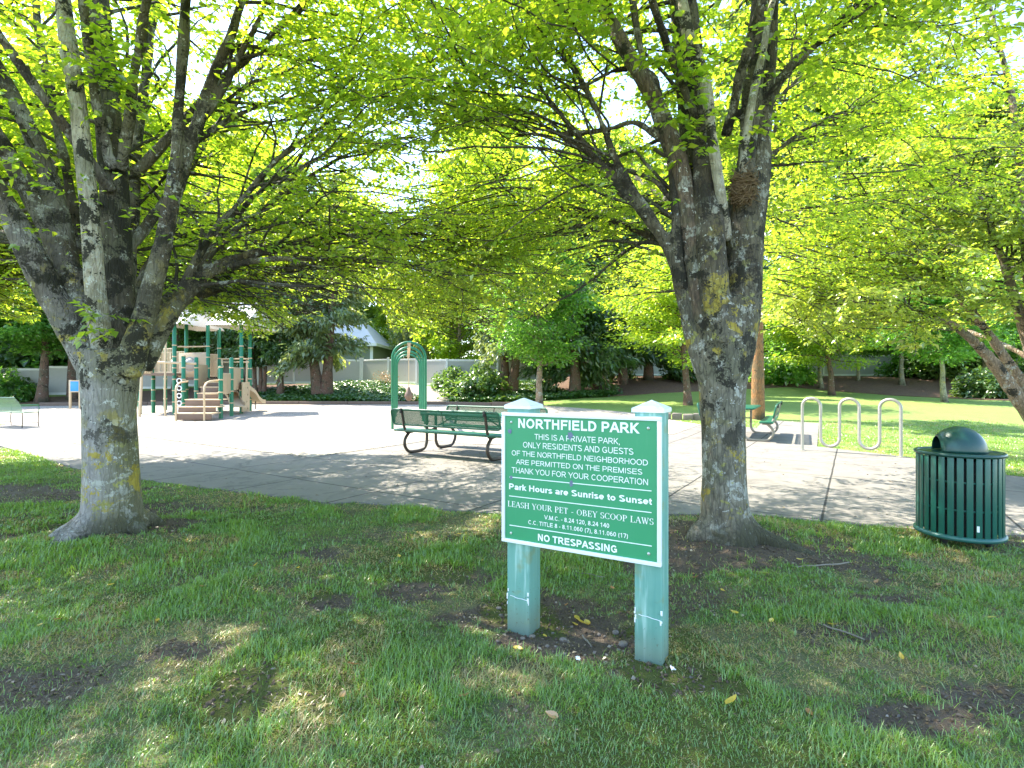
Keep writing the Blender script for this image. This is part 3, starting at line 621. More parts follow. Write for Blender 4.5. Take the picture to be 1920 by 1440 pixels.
def place_text(me, zl, zr, zt, name='lettering'):
    tl, hl = on_sign(*zl); t_r, hr = on_sign(*zr); _, ht = on_sign(zl[0], zt)
    xs = np.array([v.co.x for v in me.vertices]); ys = np.array([v.co.y for v in me.vertices])
    capt = 1.0; s = (t_r-tl)/(xs.max()-xs.min()); hz = (ht-hl)/capt; zb = hl*.5 + hr*.5
    for v in me.vertices: v.co = (tl + (v.co.x - xs.min())*s, -.0022 - v.co.z*.02, zb + v.co.y*hz)
    link(name, me, M['letter'], sign)
place_text(text_mesh('NORTHFIELD PARK', .205), (152, 155), (1248, 205), 70)
for b_, l, r_, t_ in (('THIS IS A PRIVATE PARK,', (300, 262), (1068, 299), 212), ('ONLY RESIDENTS AND GUESTS', (197, 336), (1190, 391), 285),
                      ('OF THE NORTHFIELD NEIGHBORHOOD', (95, 403), (1320, 492), 357), ('ARE PERMITTED ON THE PREMISES', (133, 481), (1270, 575), 437),
                      ('THANK YOU FOR YOUR COOPERATION', (95, 561), (1322, 666), 512)):
    place_text(text_mesh(b_, .125), l, r_, t_)
place_text(text_mesh('Park Hours are Sunrise to Sunset', .20), (72, 708), (1357, 845), 655)
place_text(serif_mesh('LEASH YOUR PET - OBEY SCOOP LAWS'), (60, 865), (1372, 1022), 815)
place_text(text_mesh('V.M.C. - 8.24 120, 8.24 140', .155), (387, 978), (972, 1053), 940)
place_text(text_mesh('C.C. TITLE 8 - 8.11.060 (7), 8.11.060 (17)', .155), (245, 1022), (1140, 1146), 985)
place_text(text_mesh('NO TRESPASSING', .205), (330, 1172), (1042, 1277), 1110)
for l, r_ in (((75, 597), (1352, 722)), ((72, 767), (1352, 916)), ((75, 1030), (1355, 1217))):
    a, za = on_sign(*l); b_, zb = on_sign(*r_); MB().box(((a+b_)/2, -.001, (za+zb)/2), (b_-a, .003, .0042)).build('ruled_line', M['letter'], sign)
for q in ((90, 103), (1323, 158), (88, 1100), (1327, 1287)):
    a, za = on_sign(*q); s = MB().lathe([(0, .006), (.004, .0055), (.0075, .003), (.008, 0)], 14)
    s.v = [(a + x, -.0004 - z, za + y) for x, y, z in s.v]; s.build('screw', M['screw'], sign)
rr = random.Random(5)
for q, s_ in (((78, 187), .9), ((622, 222), 1.25), ((92, 600), .8), ((632, 655), 1.0)):
    a, za = on_sign(*q); b = MB(); k = 11
    b.add([(a + .016*s_*rr.uniform(.5, 1.1)*math.cos(6.283*i/k), -.0031, za + .019*s_*rr.uniform(.45, 1.1)*math.sin(6.283*i/k)) for i in range(k)] + [(a, -.0034, za)], [(i, (i+1) % k, k) for i in range(k)])
    b.build('sticker_residue', M['residue'], sign, smooth=False)

# ------------------------------------------------------------------ litter bin
can = thing('trash_can', 'dark green slatted round litter bin with domed lid beside the path', 'litter bin', (4.02, 4.80, .0), R(160))
cr = .305
for k in range(30):
    a = 2*math.pi*k/30; Mx = Matrix.Rotation(a, 3, 'Z')
    MB().box((math.cos(a)*cr, math.sin(a)*cr, .455), (.008, .046, .70), M=Mx, bev=.003).build('slat', M['can_green'], can)
MB().tube(arc((0, 0, .10), cr+.004, 0, 360, 49, (1, 0, 0), (0, 1, 0))[:-1], .022, 10, closed=True).build('base_ring', M['can_ring'], can)
MB().tube(arc((0, 0, .81), cr+.006, 0, 360, 49, (1, 0, 0), (0, 1, 0))[:-1], .017, 10, closed=True).build('top_ring', M['can_dome'], can)
for z in (.34, .58): MB().tube(arc((0, 0, z), cr-.012, 0, 360, 49, (1, 0, 0), (0, 1, 0))[:-1], .008, 6, closed=True).build('hoop', M['can_green'], can)
MB().lathe([(.02, .11), (cr-.05, .11), (cr-.05, .76), (cr-.065, .76), (cr-.065, .13), (.02, .13)], 40).build('liner', M['black_in'], can)
MB().lathe([(0.02, .800), (cr-.012, .800), (cr-.008, .815), (.02, .825)], 48).build('lid', M['can_dome'], can)
V = []; Fc = []; n1, n2 = 36, 12                                # the dome: a half egg, open at one end
for j in range(n2 + 1):
    for i in range(n1 + 1):
        th = math.pi * i / n1; ph = -math.pi/2 + .0 + (math.pi - .62) * j / n2   # axis along x, open at +x
        x = .205*math.sin(ph) ; rr_ = math.cos(ph)
        V.append((x, .19*rr_*math.cos(th), .822 + .225*rr_*math.sin(th)))
for j in range(n2):
    for i in range(n1): a = j*(n1+1)+i; Fc.append((a, a+1, a+n1+2, a+n1+1))
dm = MB().add(V, Fc).build('dome', M['can_dome'], can)
so = dm.modifiers.new('thickness', 'SOLIDIFY'); so.thickness = .006; so.offset = -1
op = MB(); o_ph = -math.pi/2 + math.pi - .62
op.add([(.205*math.sin(o_ph)-.10, .17*math.cos(o_ph)*math.cos(math.pi*i/14)*1.5, .826 + .2*math.cos(o_ph)*math.sin(math.pi*i/14)*1.5) for i in range(15)], [tuple(range(15))])
op.build('opening_shade_sheet', M['black_in'], can)  # black sheet inside the dome, standing in for the shade behind its opening
for k in range(3):
    a = R(40 + 120*k); MB().lathe([(0, -.02), (.028, -.02), (.028, .085), (0, .085)], 12, (math.cos(a)*.2, math.sin(a)*.2, 0)).build('foot', M['black_in'], can)
st = MB(); a0 = math.atan2(-4.80, -4.02) + .42 - R(160); c_, s_ = math.cos(a0), math.sin(a0)
st.box((c_*(cr+.006), s_*(cr+.006), .20), (.003, .018, .05), M=Matrix.Rotation(a0, 3, 'Z')); st.build('sticker', M['sign_white'], can)

# ------------------------------------------------------------------ wave bike rack
A = np.array((6.07, 11.15)); B = np.array((7.38, 10.12)); L = np.linalg.norm(B-A)
rack = thing('bike_rack', 'galvanised steel wave bike rack with three humps at the lawn edge', 'bike rack', (A[0], A[1], gzf(*A)), math.atan2(*(B-A)[::-1]))
seg = L/5; pts = [(0, 0, -.1), (0, 0, .3), (0, 0, .6)]
for k in range(5):
    c = seg*(k+.5); up = k % 2 == 0; zc = 1.10 - seg/2 if up else .13 + seg/2
    pts += [tuple(q) for q in arc((c, 0, zc), seg/2, 180, 0 if up else 360, 13)]
    if k < 4: pts += [(seg*(k+1), 0, z) for z in ((.75, .6, .45) if up else (.45, .6, .75))]
pts += [(L, 0, .6), (L, 0, .3), (L, 0, -.1)]
MB().tube(pts, .030, 12).build('wave_tube', M['steel'], rack)
for x in (0, L): MB().lathe([(.0305, .012), (.075, .012), (.075, .02), (.0305, .024)], 20, (x, 0, 0)).build('base_flange', M['steel'], rack)

# ------------------------------------------------------------------ picnic tables with backed benches
def rrect(w_, h, r, n=5):                                      # rounded rectangle outline, centred
    o = []
    for cx, cy, a in ((w_/2-r, h/2-r, 0), (-w_/2+r, h/2-r, 90), (-w_/2+r, -h/2+r, 180), (w_/2-r, -h/2+r, 270)):
        o += [(cx + r*math.cos(R(a+90*i/n)), cy + r*math.sin(R(a+90*i/n))) for i in range(n+1)]
    return o
def sheet(name, mesh_m, rim_m, w_, h, frame, parent, r=.06, tr_=.017):
    """perforated sheet in a rolled rim; frame maps (u,v) to local space"""
    o = rrect(w_, h, r); b = MB().add([frame(x, y) for x, y in o], [tuple(range(len(o)))])
    s = b.build(name, mesh_m, parent, smooth=False)
    so = s.modifiers.new('thickness', 'SOLIDIFY'); so.thickness = .004; so.offset = 0
    MB().tube([frame(x, y) for x, y in o], tr_, 8, closed=True).build('rim', rim_m, s)
    return s
def make_table(label, legm, loc, rz):
    t = thing('picnic_table', label, 'picnic table', loc, rz, 'green picnic tables')
    Lh = 2.58
    top = MB().box((0, 0, .772), (1.9, .74, .048), bev=.012).build('tabletop', M['bench_green'], t)
    MB().tube([(x, y, .772) for x, y in rrect(1.92, .76, .05)], .02, 8, closed=True).build('rim', M['bench_green'], top)
    for s in (-1, 1):
        seat = MB().box((0, s*.66, .468), (Lh, .30, .046), bev=.014).build('seat', M['bench_green'], t)
        sheet('backrest', M['perf'], M['bench_green'], Lh, .31, lambda u, v, s=s: (u, s*(.845 + v*.22), .735 + v*.97), t, .07, .021)
        for x in (-1.0, 1.0):
            pts = smooth_path([(x, s*.885, .90), (x, s*.84, .70), (x, s*.80, .52), (x, s*.72, .425), (x, s*.56, .43)], 5)
            MB().tube(pts, .026, 8).build('back_support', legm, t)
            pts = smooth_path([(x, s*.66, .43), (x, s*.78, .30), (x, s*.79, .17), (x, s*.70, .055), (x, s*.58, .028), (x, s*.36, .028), (x, s*.22, .06), (x, s*.15, .17), (x, s*.14, .32), (x, s*.14, .60), (x, s*.14, .755)], 5)
            MB().tube(pts, .031, 10).build('leg', legm, t)
            MB().box((x, s*.90, .86), (.05, .03, .10), bev=.006).build('bracket', M['leg_black'], t)
        MB().tube([(0, s*.875, .90), (0, s*.80, .58)], .010, 6).build('back_brace', M['leg_black'], t)
    for x in (-1.0, 1.0):
        MB().tube([(x, -.135, .43), (x, .135, .43)], .018, 8).build('crossbar', legm, t)
        MB().tube([(x, 0, .43), (x*.35, 0, .75)], .013, 6).build('diagonal_brace', M['leg_black'], t)
    return t
make_table('green perforated picnic table with backed benches and brown legs behind the park sign', M['leg_brown'], (-.85, 10.67, .012), R(-32.5))
make_table('green picnic table with grey legs seen end-on beyond the trunk near the bike rack', M['leg_grey'], (5.98, 13.9, gzf(5.98, 13.9)+.012), R(61))

# ------------------------------------------------------------------ bench at the left edge
bn = thing('park_bench', 'pale green mesh park bench with thin dark legs at the edge of the gravel', 'bench', (-15.25, 16.35, gzf(-15, 16.4)+.02), R(-20))
sheet('seat', M['perf_pale'], M['bench_green'], 1.45, .42, lambda u, v: (u, .05+v, .44), bn, .05, .014)
V = [] ; nb = 15
for i in range(nb):
    for j in range(7):
        u = -.72 + 1.44*i/(nb-1) - .0; q = j/6; V.append((u*(1-.06*q), -.18 - .16*q + .05*math.sin(q*3.14), .47 + .42*q))
bk = MB().add(V, [(i*7+j, (i+1)*7+j, (i+1)*7+j+1, i*7+j+1) for i in range(nb-1) for j in range(6)]).build('backrest', M['perf_pale'], bn)
so = bk.modifiers.new('thickness', 'SOLIDIFY'); so.thickness = .005
MB().tube([V[i*7+6] for i in range(nb)], .014, 8).build('rim', M['bench_green'], bk)
for x in (-.68, .68):
    for y in (-.16, .26): MB().tube([(x, y, -.02), (x, y*.95, .22), (x, y, .44)], .013, 7).build('leg', M['leg_black'], bn)
    MB().tube(smooth_path([(x, .26, .43), (x, .27, .60), (x, .20, .66), (x, -.20, .66)], 4), .012, 7).build('armrest', M['bench_green'], bn)
    MB().tube([(x, -.16, .12), (x, .26, .12)], .009, 6).build('stretcher', M['leg_black'], bn)

# ------------------------------------------------------------------ arched glide ride
ar = thing('playground_arches', 'row of four green hooped arches carrying a tan glide beam on the gravel', 'play equipment', (-3.01, 15.6, gzf(-3, 15.6)), math.atan2(7.2, -1.42) - R(90))
for k in range(4):
    y = k*2.42; r_ = .475; pts = [(-r_, y, -.1), (-r_, y, .7), (-r_, y, 1.4)] + arc((0, y, 2.07), r_, 180, 0, 21) + [(r_, y, 1.4), (r_, y, .7), (r_, y, -.1)]
    MB().tube(pts, .040, 12).build('arch', M['green_paint'], ar)
MB().box((0, 3.65, 2.43), (.085, 7.5, .10), bev=.01).build('glide_beam', M['tan'], ar)
for k in range(4): MB().box((0, k*2.42, 2.512), (.11, .10, .05), bev=.008).build('beam_clamp', M['tan'], ar)
hg = MB().tube([(0, 3.0, 2.38), (0, 3.0, 1.15)], .018, 6).build('hanger', M['tan'], ar)
MB().lathe([(0, 1.22), (.04, 1.20), (.075, 1.08), (.13, .98), (.15, .88), (.11, .80), (.06, .73), (0, .72)], 16, (0, 3.0, 0)).build('rider_grip', M['brown_and_shade'], ar)
MB().tube(arc((.15, 3.0, .83), .075, 0, 360, 17)[:-1], .016, 6, closed=True).build('grip_ring', M['tan'], ar)

# ------------------------------------------------------------------ playground structure
PO = (-12.4, 20.5); pz = gzf(*PO)
pg = thing('playground_structure', 'tan and green climbing structure with pale metal roofs, stairs and slides', 'playground', (PO[0], PO[1], 0))
def W3(px, py, Y): return (PX(px, Y)-PO[0], Y-PO[1], PZ(py, Y))
def post(px, Y, ztop, r_=.072):
    x = PX(px, Y)-PO[0]; y = Y-PO[1]; zb = gzf(PX(px, Y), Y)
    p = MB().lathe([(0, zb-.1), (r_, zb-.1), (r_, ztop-.03), (r_*.7, ztop), (0, ztop+.005)], 16, (x, y, 0)).build('post', M['green_paint'], pg)
    c = MB()
    for z in np.arange(zb+.5, min(ztop, 2.9), .45): c.lathe([(r_+.001, z), (r_+.014, z+.005), (r_+.014, z+.04), (r_+.001, z+.045)], 14, (x, y, 0))
    c.build('clamp', M['tan'], p)
for q in ((327, 21.2, 3.75), (349.5, 23.0, 3.9), (287.5, 22.1, 3.75), (310, 24.0, 3.8), (262, 21.4, 2.4), (390, 22.0, 3.8), (411, 23.6, 3.8), (452.5, 21.8, 3.8), (468.7, 23.3, 3.8), (344, 20.3, 2.42), (368, 20.6, 2.38), (414, 19.2, 2.02), (434, 20.4, 2.36)): post(*q)
def panel(a, b, z0, z1, m, name='panel', slats=0, th=.03):
    """upright panel from a to b (plan points in world), solid or slatted"""
    a, b = np.array(a)-PO, np.array(b)-PO; L_ = np.linalg.norm(b-a); an = math.atan2(*(b-a)[::-1]); c = (a+b)/2; g = MB()
    if not slats: g.box((c[0], c[1], (z0+z1)/2), (L_, th, z1-z0), an, bev=.01)
    else:
        for z in (z0+.02, z1-.02): g.box((c[0], c[1], z), (L_, th, .045), an, bev=.008)
        for k in range(slats):
            p = a + (b-a)*(k+.5)/slats; g.box((p[0], p[1], (z0+z1)/2), (.032, th*.8, z1-z0-.05), an)
    return g.build(name, m, pg)
def wp(px, Y): return (PX(px, Y), Y)
panel(wp(289, 22.0), wp(325, 21.3), 1.80, 2.78, M['tan'], 'barrier', 12); panel(wp(266, 21.6), wp(286, 22.0), 1.80, 2.80, M['tan'], 'barrier', 7)
panel(wp(288, 24.2), wp(348, 23.1), 1.80, 2.75, M['tan'], 'barrier', 14)
pw = panel(wp(335, 22.9), wp(388, 22.1), 1.62, 2.66, M['tan_panel'])
b = MB().lathe([(0, .13), (.15, .11), (.24, .05), (.27, 0), (.31, 0), (.31, .02), (.27, .03)], 24); mid = W3(357, 683, 22.35)
b.v = [(mid[0]+x, mid[1]-z, mid[2]+y) for x, y, z in b.v]; b.build('bubble_window', M['bubble'], pw)
panel(wp(394, 23.3), wp(408, 23.5), 1.65, 2.65, M['tan'], 'barrier', 6)
panel(wp(370, 20.7), wp(389, 21.9), 1.20, 2.12, M['tan_panel'], 'panel'); panel(wp(417, 19.3), wp(432, 20.3), .98, 1.75, M['tan_panel']); panel(wp(436, 20.5), wp(451, 21.7), 1.12, 2.0, M['tan_panel'])
panel(wp(268, 20.6), wp(283, 20.9), 1.75, 2.1, M['tan'], 'barrier', 4)
def deck(pts, z, name='deck'): return MB().prism([(x-PO[0], y-PO[1]) for x, y in pts], z-.09, z).build(name, M['brown_and_shade'], pg)
deck([wp(264, 21.3), wp(327, 21.1), wp(350, 23.1), wp(292, 23.6)], 1.78); deck([wp(340, 21.6), wp(390, 21.8), wp(412, 23.7), wp(362, 23.9)], 1.60); deck([wp(390, 21.4), wp(452, 21.5), wp(468, 23.4), wp(411, 23.7)], 1.42)
sx = [(327, 396, 18.2, .17, .36), (334, 404, 18.65, .36, .56), (347, 412, 19.1, .56, .80), (370, 412, 19.7, .80, 1.02), (376, 412, 20.3, 1.02, 1.24), (382, 413, 20.9, 1.24, 1.42)]
for a, b_, Y, z0, z1 in sx:
    xa, xb = PX(a, Y)-PO[0], PX(b_, Y)-PO[0]
    s = MB().box(((xa+xb)/2, Y-PO[1]+.02, (z0+z1)/2-.03), (xb-xa, .03, z1-z0+.02), bev=.005).build('stair_riser', M['brown_and_shade'], pg)  # the risers' shade is put into their brown, darker than the treads
    MB().box(((xa+xb)/2, Y-PO[1]+.28, z1-.012), (xb-xa+.06, .56, .035), bev=.008).build('tread', M['tan'], s)
def rail(pts, r_=.028, name='handrail'): return MB().tube(smooth_path([W3(*q) for q in pts], 4), r_, 8).build(name, M['tan'], pg)
rail([(330, 793, 18.2), (330, 760, 18.2), (330, 729, 18.2), (337, 718, 18.6), (352, 715, 19.6)], .034); rail([(383, 792, 18.2), (383, 760, 18.2), (383, 728, 18.2), (391, 716, 18.6), (412, 713, 19.6)], .034)
rail([(383, 739, 18.3), (412, 738, 19.3)], .024); rail([(266, 679, 20.4), (300, 679.5, 20.4), (344, 681, 20.4), (368, 682, 20.5)], .045, 'top_bar')
rail([(310, 782, 20.4), (309, 740, 20.4), (310, 690, 20.4), (311, 630, 20.4), (311, 622, 20.4), (322, 620, 21)], .036, 'climber_pole'); rail([(261, 786, 20.0), (264, 740, 20.2), (266, 690, 20.4)], .05, 'climber_pole')
rail([(333, 650, 21.6), (360, 650, 21.8), (384, 649.5, 22), (390, 649, 22)], .03, 'top_bar'); rail([(416, 673, 22.5), (467, 673, 23)], .03, 'top_bar'); rail([(416, 679, 22.5), (467, 679, 23)], .025, 'top_bar'); rail([(462, 720, 22.4), (463, 676, 22.4)], .04, 'climber_pole'); rail([(417, 690, 22.4), (416, 673, 22.5)], .04, 'climber_pole')
for k in range(5):                                             # the climber of loops up one short post
    c = np.array(W3(336, 770-14*k, 20.1)); MB().tube(arc(c, .085, 0, 360, 15)[:-1], .02, 6, closed=True).build('climbing_ring', M['sign_white'], pg)
wl = panel(wp(454.5, 21.3), wp(467, 22.3), .22, 1.42, M['tan'], 'climbing_wall', 0, .06)
for px, py in ((457, 727), (462, 727), (457, 740), (463, 740), (461, 753), (457, 766), (463, 766)):
    c = W3(px, py, 21.55 + (px-457)*.07); MB().lathe([(0, .03), (.04, .025), (.06, 0)], 10).v
    h = MB().lathe([(0, .05), (.04, .04), (.06, 0)], 10); h.v = [(c[0]+x*.9, c[1]-z, c[2]+y) for x, y, z in h.v]; h.build('hand_hold', M['brown_and_shade'], wl)
def slide(pts, w_, name='slide'):
    p = smooth_path(pts, 6); g = MB(); n = len(p); prof = [(-1, .14), (-.94, .14), (-.86, .02), (.86, .02), (.94, .14), (1, .14), (1, -.03), (-1, -.03)]
    t = np.gradient(p, axis=0); V = []
    for i in range(n):
        sd = np.cross(t[i], (0, 0, 1)); sd /= np.linalg.norm(sd); V += [tuple(p[i] + sd*w_/2*a + np.array((0, 0, b_))) for a, b_ in prof]
    k = len(prof); g.add(V, [(i*k+j, i*k+(j+1) % k, (i+1)*k+(j+1) % k, (i+1)*k+j) for i in range(n-1) for j in range(k)] + [tuple(range(k)), tuple(range((n-1)*k, n*k))[::-1]])
    return g.build(name, M['tan'], pg)
slide([W3(463, 722, 23.0), W3(470, 735, 23.1), W3(477, 748, 23.3), W3(483, 754, 23.5), W3(489, 755, 23.7)], .5)
slide([W3(430, 735, 22.9), W3(437, 744, 22.0), W3(443, 757, 21.2), W3(450, 762, 20.9)], .45)
MB().tube([W3(479, 752, 23.4), W3(479, 767, 23.4)], .02, 6).build('slide_leg', M['leg_black'], pg)
for (xa, xb, Y0, Y1, z0, z1) in ((384, 459, 21.35, 24.1, 3.72, 4.72), (280, 341, 20.9, 24.0, 3.72, 4.62)):     # gabled roofs of ribbed sheet
    x0, x1 = PX(xa, Y0)-PO[0], PX(xb, Y0)-PO[0]; y0, y1 = Y0-PO[1], Y1-PO[1]; ym = (y0+y1)/2; g = MB(); n = 14
    for s, (ya, yb) in enumerate(((y0, ym), (y1, ym))):
        for k in range(n):
            xa_, xb_ = x0 + (x1-x0)*k/n, x0 + (x1-x0)*(k+1)/n; q = (xb_-xa_)*.22; lift = .035
            V = [(xa_, ya, z0), (xa_+q, ya, z0+lift), (xa_+2*q, ya, z0), (xb_, ya, z0), (xa_, yb, z1), (xa_+q, yb, z1+lift), (xa_+2*q, yb, z1), (xb_, yb, z1)]
            g.add(V, [(0, 1, 5, 4), (1, 2, 6, 5), (2, 3, 7, 6)])
    rf = g.build('roof', M['roof_metal'], pg, smooth=False); so = rf.modifiers.new('thickness', 'SOLIDIFY'); so.thickness = .02
    MB().tube([(x0, ym, z1+.03), (x1, ym, z1+.03)], .045, 8).build('ridge_cap', M['roof_metal'], rf)
    for x in (x0+.01, x1-.01): MB().add([(x-.012, y0+.05, z0), (x-.012, y1-.05, z0), (x-.012, ym, z1-.03), (x+.012, y0+.05, z0), (x+.012, y1-.05, z0), (x+.012, ym, z1-.03)], [(0,1,2), (3,4,5), (0,1,4,3), (1,2,5,4), (2,0,3,5)]).build('gable', M['roof_metal'], rf, smooth=False)

# ------------------------------------------------------------------ small blue rules board
bs = thing('notice_board', 'small blue notice board on tan posts beyond the left trunk', 'sign', (PX(140, 25), 25, gzf(PX(140, 25), 25)))
for x in (-.21, .25): MB().box((x, 0, .66), (.09, .07, 1.40), bev=.01).build('post', M['tan'], bs)
MB().box((.02, -.03, 1.06), (.38, .03, .46), bev=.006).build('sign_face', M['blue_sign'], bs)
MB().box((.02, -.028, .805), (.42, .04, .04), bev=.006).build('frame', M['tan'], bs); MB().box((.02, -.028, 1.315), (.42, .04, .04), bev=.006).build('frame', M['tan'], bs)

# ------------------------------------------------------------------ fences
def fence(name_label, pts, pitch=2.44, h=1.80, lift=.0):
    f = thing('vinyl_fence', name_label, 'fence', (pts[0][0], pts[0][1], 0)); ox, oy = pts[0]
    pp = []
    for a, b in zip(pts[:-1], pts[1:]):
        a, b = np.array(a, float), np.array(b, float); n = max(1, round(np.linalg.norm(b-a)/pitch)); pp += [a + (b-a)*k/n for k in range(n)]
    pp.append(np.array(pts[-1], float))
    for i, p in enumerate(pp):
        z = gzf(*p) + lift
        MB().box((p[0]-ox, p[1]-oy, z+h/2), (.125, .125, h+.10)).box((p[0]-ox, p[1]-oy, z+h+.075), (.16, .16, .05), bev=.012).build('post', M['vinyl'], f)
        if i + 1 < len(pp):
            q = pp[i+1]; c = (p+q)/2 - (ox, oy); L_ = np.linalg.norm(q-p)-.13; an = math.atan2(*(q-p)[::-1]); zc = (z + gzf(*q) + lift)/2
            g = MB(); u = (q-p)/np.linalg.norm(q-p)
            for k in range(12):
                o = (k+.5)/12-.5; g.box((c[0]+u[0]*o*L_, c[1]+u[1]*o*L_, zc+h/2), (L_/12-.008, .028, h-.26), an)
            g.box((c[0], c[1], zc+h/2), (L_, .02, h-.27), an)
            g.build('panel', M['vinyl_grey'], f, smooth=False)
            for zr, hh in ((zc+.10, .15), (zc+h-.08, .13)): MB().box((c[0], c[1], zr), (L_, .055, hh), an, bev=.008).build('rail', M['vinyl'], f)
    return f
fence('long white vinyl fence behind the playground at the left', [(-40, 28.0), (-26, 33.2), (-11.3, 39.8)])
fence('white and grey vinyl fence behind the green arches and the house gable', [(-11.15, 39.75), (-4.3, 35.2), (-1.0, 36.5), (4.35, 46.5)])
fence('white vinyl fence behind the lawn and mulch bed at the right', [(4.6, 46.5), (22, 47.5), (34, 43.5), (52, 41)])

# ------------------------------------------------------------------ neighbouring house
hs = thing('house', 'grey green house with pale shingle roof behind the vinyl fence', 'house', (-19, 52, 0))
bx0, bx1, by0, by1, zw = -9, 6.6, -4.6, 4, 4.75
MB().box(((bx0+bx1)/2, (by0+by1)/2, zw/2), (bx1-bx0, by1-by0, zw)).build('wall', M['house_wall'], hs, smooth=False)
e = .45; zr = 7.7; rf = MB(); o = [(bx0-e, by0-e, zw), (bx1+e, by0-e, zw), (bx1+e, by1+e, zw), (bx0-e, by1+e, zw), (bx0+4, (by0+by1)/2, zr), (bx1-2.4, (by0+by1)/2, zr)]
rf.add(o, [(0, 1, 5, 4), (1, 2, 5), (2, 3, 4, 5), (3, 0, 4), (3, 2, 1, 0)]).build('roof', M['house_roof'], hs, smooth=False)
g = MB(); g.box(((bx0+bx1)/2, by0-e-.02, zw-.06), (bx1-bx0+2*e, .05, .26)); g.box((bx1+e+.02, (by0+by1)/2, zw-.06), (.05, by1-by0+2*e, .26)); g.build('gutter', M['white_trim'], hs, smooth=False)
g = MB(); g.box((bx1-.08, by0-.03, zw/2-.1), (.26, .06, zw-.2)); g.build('corner_trim', M['white_trim'], hs, smooth=False)
for x in (-6, -1.5, 2.4):
    fr = MB()
    for c, s in (((0, 0, .62), (1.3, .07, .1)), ((0, 0, -.62), (1.3, .07, .1)), ((-.62, 0, 0), (.1, .068, 1.14)), ((.62, 0, 0), (.1, .068, 1.14))): fr.box((x+c[0], by0-.04, 3.6+c[2]), s)
    wf = fr.build('window', M['white_trim'], hs, smooth=False); MB().box((x, by0-.02, 3.6), (1.14, .03, 1.14)).build('pane', M['black_in'], wf, smooth=False)

# ------------------------------------------------------------------ edging
rr = random.Random(11)
ks = thing('stone_edging', 'low rough stone edging where the gravel meets the lawn', 'stone edging', (5.35, 18.5, gzf(5.35, 18.5)))
for k in range(6):
    x = k*.34; g = MB(); g.box((x, -.11*k*rr.uniform(.8, 1.1), .09), (.33, .26*rr.uniform(.8, 1.2), .24+rr.uniform(-.04, .05)), R(-18), bev=.035)
    g.v = [(a+rr.uniform(-.012, .012), b+rr.uniform(-.012, .012), c+rr.uniform(-.012, .012)) for a, b, c in g.v]; g.build('stone_block', M['rock'], ks)
tb = [(1.5, 25.7), (-3.5, 28.3), (-14, 28.6), (-24, 27.1)]
te = thing('timber_edging', 'dark low timber edging along the far side of the gravel play area', 'timber edging', (tb[0][0], tb[0][1], 0))
for a, b in zip(tb[:-1], tb[1:]):
    a, b = np.array(a), np.array(b); n = round(np.linalg.norm(b-a)/2.4)
    for k in range(n):
        p, q = a+(b-a)*k/n, a+(b-a)*(k+1)/n; c = (p+q)/2
        MB().box((c[0]-tb[0][0], c[1]-tb[0][1], gzf(*c)+.09), (np.linalg.norm(q-p)-.02, .14, .2), math.atan2(*(q-p)[::-1]), bev=.015).build('timber', M['wood_old'], te)

# ------------------------------------------------------------------ things lying on the grass
def fallen_leaf(px, py, L_, m, label, group=None, lift=.022, name='fallen_leaf', cat='leaf'):
    X, Y = GP(px, py); r_ = random.Random(int(px*7+py)); a = r_.uniform(0, 6.28); n = 9; V = []
    curl = r_.uniform(.1, .35); wd = L_*r_.uniform(.20, .28)
    for i in range(n):
        q = i/(n-1); hw = wd*math.sin(math.pi*min(1, q**.75))**.8 if 0 < i < n-1 else .001
        z = curl*L_*(2*q-1)**2*.6
        for s in (-1, 0, 1): V.append((L_*(q-.5), s*hw, z + abs(s)*hw*.45))
    o = MB().add(V, [(i*3+j, (i+1)*3+j, (i+1)*3+j+1, i*3+j+1) for i in range(n-1) for j in (0, 1)]).build(name, m, None)
    at = o.data.attributes.new('tint', 'FLOAT', 'POINT'); at.data.foreach_set('value', np.full(len(V), r_.random(), np.float32))
    o.location = (X, Y, float(groundz(np.array([X]), np.array([Y]))[0]) + lift); o.rotation_euler = (r_.uniform(-.5, .1), r_.uniform(-.3, .3), a)
    return tag(o, label, cat, group)
GY, GB = 'yellow leaves scattered on the grass', 'brown leaves scattered on the grass'
fallen_leaf(1372, 1332, .085, M['dryleaf_y'], 'largest yellow fallen leaf, in the grass right of the near sign post', lift=.03)
fallen_leaf(662, 1262, .06, M['dryleaf_b'], 'orange brown leaf alone in the open grass left of the sign', lift=.03)
fallen_leaf(1022, 1184, .038, M['dryleaf_y'], 'small bright yellow leaf on the bare soil between the sign posts', lift=.012)
fallen_leaf(972, 1213, .07, M['dryleaf_y'], 'yellow leaf on soil just below the left sign post', lift=.015)
fallen_leaf(1690, 1246, .055, M['dryleaf_y'], 'greenish yellow leaf in the grass far right of the sign', lift=.03)
for px, py in ((1082, 1158), (1090, 1164), (1102, 1166), (1078, 1166)): fallen_leaf(px, py, .075, M['dryleaf_y'], 'pale yellow leaf in the small pile on soil between the sign posts', 'pile of pale leaves between the posts', .014)
for px, py in ((748, 1049), (560, 1072), (208, 1103), (295, 1172), (1860, 1167), (1446, 1173), (1356, 1116), (1377, 1155), (905, 1056), (480, 1065), (75, 1175), (1560, 1175), (1690, 1012), (1500, 1060), (860, 1005)):
    fallen_leaf(px, py, .055, M['dryleaf_y'], 'small yellow leaf scattered on the shaded grass', GY)
for px, py in ((110, 1165), (1300, 1088), (1304, 1094), (1062, 1134), (1148, 1106), (1567, 1141), (1643, 1092), (1034, 1354), (1518, 1338), (640, 1314), (870, 1315), (380, 1110), (1760, 1100)):
    fallen_leaf(px, py, .06, M['dryleaf_b'], 'small brown leaf scattered on the shaded grass', GB)
